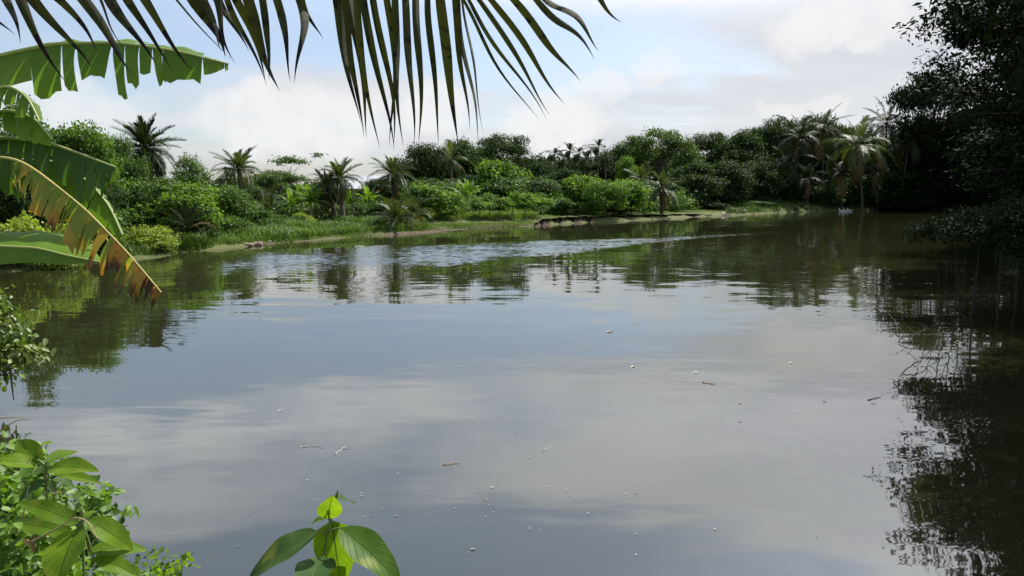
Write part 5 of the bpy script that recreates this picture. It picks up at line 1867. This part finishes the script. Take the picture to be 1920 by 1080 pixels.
def sprig(pts, label, seed, n, leaf, dep):
    P = smooth_path(S(*[(a, b, dep) for a, b in pts]), 30)
    o = Vector(P[0])
    t = thing('creeper_sprig', label, 'creeper', tuple(o))
    obj('stem', MB().tube(P - P[0], [.0022 * (1 - .6 * i / 29) for i in range(30)], 5).mesh('sprig_stem', M['green_stem']), t)
    rng = random.Random(seed)
    for k in range(n):
        f = 4 + 25 * k / n
        q = Vector(P[int(f)])
        for s in (-1, 1):
            e = q + Vector((rng.uniform(-.004, .012), rng.uniform(-.01, .01), s * leaf * rng.uniform(.8, 1.1)))
            place_leaf(t, o, q, e, leaf * .75, 'broad', seed * 50 + k, (rng.uniform(-.3, .3), -1, .4), .2, .1, blunt=.9)


sprig([(262, 1092), (300, 1072), (335, 1056), (366, 1034)], 'creeper sprig with small round paired leaves at the bottom left, tip over the water', 3, 8, .017, 1.9)
sprig([(250, 1110), (285, 1090), (320, 1076), (342, 1072)], 'lower creeper sprig with small round paired leaves at the frame bottom', 4, 6, .017, 1.85)

for k, (pts, dep, mt, lab) in enumerate([
        ([(-10, 784), (20, 783), (48, 783)], 2.6, 'dry_stem', 'straight straw stalk sticking out above the corner weeds'), ([(-10, 818), (14, 798), (34, 787), (56, 786)], 2.6, 'dry_stem', 'arched straw stalk below the straight one at left edge'),
        ([(60, 1015), (110, 990), (140, 967), (165, 975), (182, 1010)], 1.8, 'dry_stem', 'arched brown stalk crossing above the large drooping leaf'),
        ([(30, 1000), (45, 960), (52, 915), (54, 912)], 2.0, 'dry_stem', 'thin pale stalk rising through the corner weeds'),
        ([(98, 926), (118, 924), (140, 912)], 2.1, 'dry_stem', 'bare pale twig pointing over the water below the upper plant')]):
    P = smooth_path(S(*[(a, b, dep) for a, b in pts]), 18)
    o = obj('dry_stalk', MB().tube(P - P[0], [.003 - .0018 * i / 17 for i in range(18)], 5).mesh('dry_stalk', M[mt]), None, tuple(P[0]))
    tag(o, lab, 'stalk')
p = sight(60, 1006, 1.95)
dl = thing('dry_leaf', 'curled brown dead leaf caught in the corner weeds', 'leaf', tuple(p))
place_leaf(dl, p, p, sight(66, 1036, 1.9), .03, 'dry_leaf', 71, (.5, -1, .2), 1.2, .9)

# ------------------------------------------------------------------ overhanging shrub at the left
q = sight(20, 645, 8.3)
zb3 = .1
sh = thing('overhanging_shrub', 'sunlit small-leaved shrub overhanging the water at the left edge', 'shrub', (-6.9, 8.0, gz(-6.9, 8.0)))
o3 = Vector((-6.9, 8.0, gz(-6.9, 8.0)))
bl = []
for px, py, dep, r in [(a_ - 28, b_, c_, d_) for a_, b_, c_, d_ in [(-60, 620, 8.2, .5), (-20, 590, 8.3, .32), (5, 612, 8.3, .3), (35, 628, 8.3, .28), (20, 660, 8.2, .3), (52, 655, 8.2, .22), (68, 668, 8.2, .15), (0, 690, 8.2, .26), (-40, 680, 8.2, .42), (-90, 560, 8.3, .5), (-100, 650, 8.2, .6), (0, 562, 8.4, .14), (-140, 600, 8.4, .7)]]:
    c = sight(px, py, dep) - o3
    bl.append((tuple(c), (r, r, r * .8)))
obj('crown', foliage(bl, 5200, .085, .32, 77, twig=.09, per=9, droop=.35, up=.6, ovate_leaf=True).mesh('shrub_crown', M['glossy']), sh)
mb = MB()
for c, r in bl:
    c = Vector(c)
    mb.tube([(0, 0, -.2), (c.x * .4, c.y * .4, max(.3, c.z * .9)), tuple(c)], [.035, .022, .006], 6)
obj('stem', mb.mesh('shrub_stem', M['bark'], smooth=True), sh)
dn = [sight(20, 690, 8.2) - o3, sight(22, 720, 8.2) - o3, sight(26, 750, 8.2) - o3]
obj('hanging_twig', MB().tube(dn, [.012, .01, .006], 5).mesh('hanging_twig', M['bark']), sh)

# ------------------------------------------------------------------ right bank near the camera
proto('near0', 'layered', 15, 6.0, 85000, .20, 91, .3, k=64, z0=.33, per=40, twig=.26, stray=.3, aspect=.2, up=1.0, topz=.85)
proto('near1', 'layered', 15, 5.0, 60000, .23, 92, .28, k=54, z0=.15, per=32, twig=.3, stray=.2, aspect=.22, up=1.0, topz=.85)


def bank_tree(key, x, y, h, r, label, spin, mat='shade_dark', dz=0):
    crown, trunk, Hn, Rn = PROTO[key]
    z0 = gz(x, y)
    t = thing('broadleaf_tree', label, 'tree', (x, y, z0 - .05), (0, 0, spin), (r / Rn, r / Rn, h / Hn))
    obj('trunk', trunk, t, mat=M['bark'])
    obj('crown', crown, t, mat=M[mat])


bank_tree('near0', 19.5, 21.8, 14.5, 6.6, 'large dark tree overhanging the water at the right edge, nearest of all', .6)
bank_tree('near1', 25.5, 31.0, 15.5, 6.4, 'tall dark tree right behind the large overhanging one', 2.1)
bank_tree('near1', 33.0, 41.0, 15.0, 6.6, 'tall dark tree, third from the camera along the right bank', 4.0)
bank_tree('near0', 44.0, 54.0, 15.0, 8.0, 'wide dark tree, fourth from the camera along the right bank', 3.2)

bank_tree('near0', 10.9, 10.8, 13.5, 4.3, 'unseen dark tree added beyond the right edge to shade the corner of the water', 1.0)  # added out of view to cast shade on the bottom right water
thicket('undergrowth', [(2000, 62, 325), (2015, 44, 315), (2030, 32, 330), (2070, 24, 350), (2140, 20, 380)], 60, .6, 1.3, .24, 'shade_dark', 905,
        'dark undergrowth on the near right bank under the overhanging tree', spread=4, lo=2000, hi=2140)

# the half drowned shrub
M['wetwood'] = bark_material('wet_wood', (0.008, 0.007, 0.006), (0.022, 0.018, 0.015), 6)
ob = on_water(1850, 590)
ss = thing('drowned_shrub', 'dark shrub standing on thin stems in the water at the right edge', 'shrub', (ob.x, ob.y, 0))
bl = []
rng = random.Random(17)
for px, py, dep, r in [(1730, 436, 15.5, .28), (1765, 426, 15.3, .38), (1800, 420, 15.2, .45), (1835, 428, 15.0, .5), (1870, 415, 15.2, .6), (1905, 425, 15, .6), (1940, 410, 15, .7), (1890, 395, 15.8, .45), (1815, 440, 14.6, .32),
                       (1860, 448, 14.6, .4), (1920, 455, 14.6, .5), (1780, 445, 15, .25), (1700, 446, 15.6, .16), (1985, 430, 15, .8), (1960, 380, 15.6, .6)]:
    c = sight(px, py, dep) - ob
    bl.append((tuple(c), (r, r, r * .42)))
obj('crown', foliage(bl, 11000, .085, .2, 177, twig=.12, per=10, droop=.15, up=1.0, stray=.3).mesh('drowned_crown', M['shade_dark']), ss)
for k, (bx, by, tx, ty, r) in enumerate([(1822, 592, 1840, 440, .045), (1790, 590, 1795, 432, .028), (1764, 588, 1752, 440, .02), (1748, 602, 1728, 444, .018), (1806, 584, 1812, 430, .022), (1870, 600, 1880, 430, .04), (1772, 580, 1776, 430, .016), (1905, 570, 1910, 430, .04)]):
    a, b = on_water(bx, by) - ob, None
    b = sight(tx, ty, (a + ob).y + .3) - ob
    P, rad = crooked([(a.x, a.y, -.5), tuple(a), tuple(a.lerp(b, .5)), tuple(b)], r * .6, r * .3, 60 + k, wob=.02)
    obj('stem', MB().tube(P, rad, 7).mesh('drowned_stem', M['wetwood'], smooth=True), ss)
for k in range(9):
    c = Vector(bl[k][0])
    e = c + Vector((rng.uniform(-.9, -.2), rng.uniform(-.4, .4), rng.uniform(-.2, .22)))
    P, rad = crooked([c, c.lerp(e, .5), e], .012, .003, 80 + k, wob=.03)
    obj('twig', MB().tube(P, rad, 5).mesh('bare_twig', M['wetwood']), ss)

# bare brushwood poking out of the water in front of it
for k, (pts, lab) in enumerate([
        ([(1640, 576, .02), (1664, 600, .12), (1688, 626, .1), (1722, 650, -.05)], 'bare dark twig lying out over the bright water left of the drowned shrub'),
        ([(1686, 642, .02), (1712, 640, .15), (1742, 622, .05)], 'short bare twig nearest to the drowned stems'),
        ([(1694, 700, .01), (1722, 690, .1), (1756, 664, .12), (1772, 640, -.05)], 'bare branched twig in front of the drowned shrub'),
        ([(1752, 722, .01), (1760, 700, .2), (1775, 676, .05)], 'crooked bare twig standing up from the dark reflection')]):
    W_ = [on_water(a, b, 0) + Vector((0, 0, z)) for a, b, z in pts]
    P, rad = crooked([v - W_[0] for v in W_], .009, .004, 90 + k, wob=.02)
    t = thing('bare_twig', lab, 'twig', tuple(W_[0]), group='bare twigs in the water at right')
    obj('stem', MB().tube(P, rad, 5).mesh('twig_stem', M['wetwood']), t)
    rr = random.Random(k)
    for j in range(4):
        c = P[2 + j * 2]
        e = c + Vector((rr.uniform(-.22, .22), rr.uniform(-.2, .2), rr.uniform(.04, .2)))
        obj('side_twig', MB().tube([c, c.lerp(e, .5) + Vector((.02, 0, .01)), e], [.005, .004, .0015], 4).mesh('side_twig', M['wetwood']), t)

# ------------------------------------------------------------------ floating bits
M['float_yellow'] = plain_material('floating_leaf_yellow', (0.34, 0.30, 0.09), (0.48, 0.42, 0.17), 20, .5)
M['float_brown'] = plain_material('floating_leaf_brown', (0.16, 0.09, 0.04), (0.40, 0.24, 0.12), 20, .6)
M['float_pale'] = plain_material('floating_leaf_pale', (0.36, 0.34, 0.28), (0.5, 0.48, 0.42), 20, .6)
for k, (px, py, L_, W_, rz, mt, lab) in enumerate([
        (1135, 623, .22, .09, .3, 'float_brown', 'curled tan leaf floating in mid pond'), (1184, 689, .16, .05, 1.0, 'float_yellow', 'yellow leaf cluster floating right of mid pond'),
        (1300, 699, .12, .045, .2, 'float_yellow', 'yellow leaf floating just left of the long straw'), (1388, 757, .09, .04, 1.4, 'float_yellow', 'small yellow leaf floating below the long straw'),
        (1542, 753, .09, .045, .4, 'float_yellow', 'yellow leaf floating left of the dark stick'), (1632, 757, .12, .03, .1, 'float_yellow', 'yellow leaf sliver floating just under the dark stick'),
        (1480, 681, .1, .04, .5, 'float_yellow', 'yellow leaf floating in the bright cloud reflection'), (1391, 792, .07, .035, 2, 'float_yellow', 'tiny yellow leaf floating in the pale water right of centre'),
        (741, 968, .035, .025, 0, 'float_brown', 'round tan leaf floating right of the lone plant'), (881, 1031, .06, .025, .2, 'float_brown', 'tan leaf floating near the frame bottom'),
        (522, 771, .06, .03, .8, 'float_pale', 'pale leaf pair floating left of centre'), (918, 915, .06, .016, .3, 'float_pale', 'pale sliver floating below the tan straw'),
        (857, 687, .07, .03, .1, 'float_pale', 'pale flake floating above centre'), (573, 901, .04, .015, .1, 'float_pale', 'white flake floating above the lone plant')]):
    c = on_water(px, py)
    L_, W_ = L_ * .7, W_ * .6
    V, F, UV = ovate(L_, W_, .3, .35, .1, k)
    o = obj('floating_leaf', MB().add(V, F).mesh('floating_leaf', M[mt], smooth=True, uv=UV), None, (c.x, c.y, .006 + W_ * .02), (0, 0, rz))
    tag(o, lab, 'leaf', 'leaves floating on the pond')
for k, (a, b, r, mt, lab) in enumerate([
        ((829, 872), (861, 869), .004, 'float_brown', 'tan straw floating below the middle of the pond'), ((562, 839), (592, 836), .004, 'float_pale', 'pale straw floating left of the forked one'),
        ((1317, 717), (1341, 721), .006, 'float_brown', 'long tan straw floating right of centre'), ((1626, 751), (1651, 745), .006, 'deadwood', 'dark stick floating near the right reflections'),
        ((627, 852), (648, 838), .004, 'float_pale', 'forked pale straw floating left of centre'), ((1018, 846), (1033, 838), .003, 'float_pale', 'short pale straw floating right of the tan one'),
        ((196, 908), (206, 903), .003, 'float_pale', 'white straw floating near the corner plants')]):
    A, B = on_water(*a), on_water(*b)
    P, rad = crooked([(0, 0, 0), tuple((B - A) * .5), tuple(B - A)], r, r * .6, 140 + k, wob=.006)
    t = thing('floating_straw', lab, 'straw', (A.x, A.y, .004), group='straws floating on the pond')
    obj('stalk', MB().tube(P, rad, 6).mesh('straw_stalk', M[mt], smooth=True), t)
    if 'forked' in lab:
        e = (B - A) * .98 + Vector((.1, -.05, .01))
        obj('fork', MB().tube([P[-3], P[-3].lerp(e, .5), e], [r * .7, r * .5, r * .3], 5).mesh('straw_fork', M[mt]), t)


def flecks():
    rng = np.random.default_rng(12)
    mb = MB()
    px = np.concatenate([rng.normal(1280, 170, 110), rng.uniform(150, 1650, 40), rng.normal(860, 160, 40)])
    py = np.concatenate([rng.normal(690, 50, 110), rng.uniform(640, 1070, 40), rng.normal(930, 40, 40)])
    for x, y in zip(px, py):
        if not (600 < y < 1075 and 120 < x < 1690):
            continue
        c = np.array(tuple(on_water(x, y)))
        s = rng.uniform(.0025, .0075) * (1 + c[1] * .09)
        a = rng.uniform(0, 6.28, 1)[0] + np.arange(5) * 1.2566
        rr = s * rng.uniform(.45, 1.0, 5)
        V = np.stack([c[0] + np.cos(a) * rr, c[1] + np.sin(a) * rr, np.full(5, .004)], -1)
        mb.add(np.vstack([V, V + [0, 0, .004]]), [(5, 6, 7, 8, 9)], rng.random())
    me = mb.mesh('floating_debris', None)
    mt, nt = new_mat('fleck')
    pr = N(nt, 'ShaderNodeBsdfPrincipled')
    at = N(nt, 'ShaderNodeAttribute', attribute_name='tint')
    nt.links.new(ramp(nt, at.outputs['Fac'], [(0, (.36, .34, .28)), (.5, (.28, .25, .13)), (.8, (.16, .11, .07)), (1, (.06, .05, .04))]), pr.inputs['Base Color'])
    ou = N(nt, 'ShaderNodeOutputMaterial')
    nt.links.new(pr.outputs[0], ou.inputs[0])
    me.materials.append(mt)
    tag(obj('floating_debris', me), 'tiny pale flecks of petals and chaff floating on the pond', 'debris', kind='stuff')


flecks()
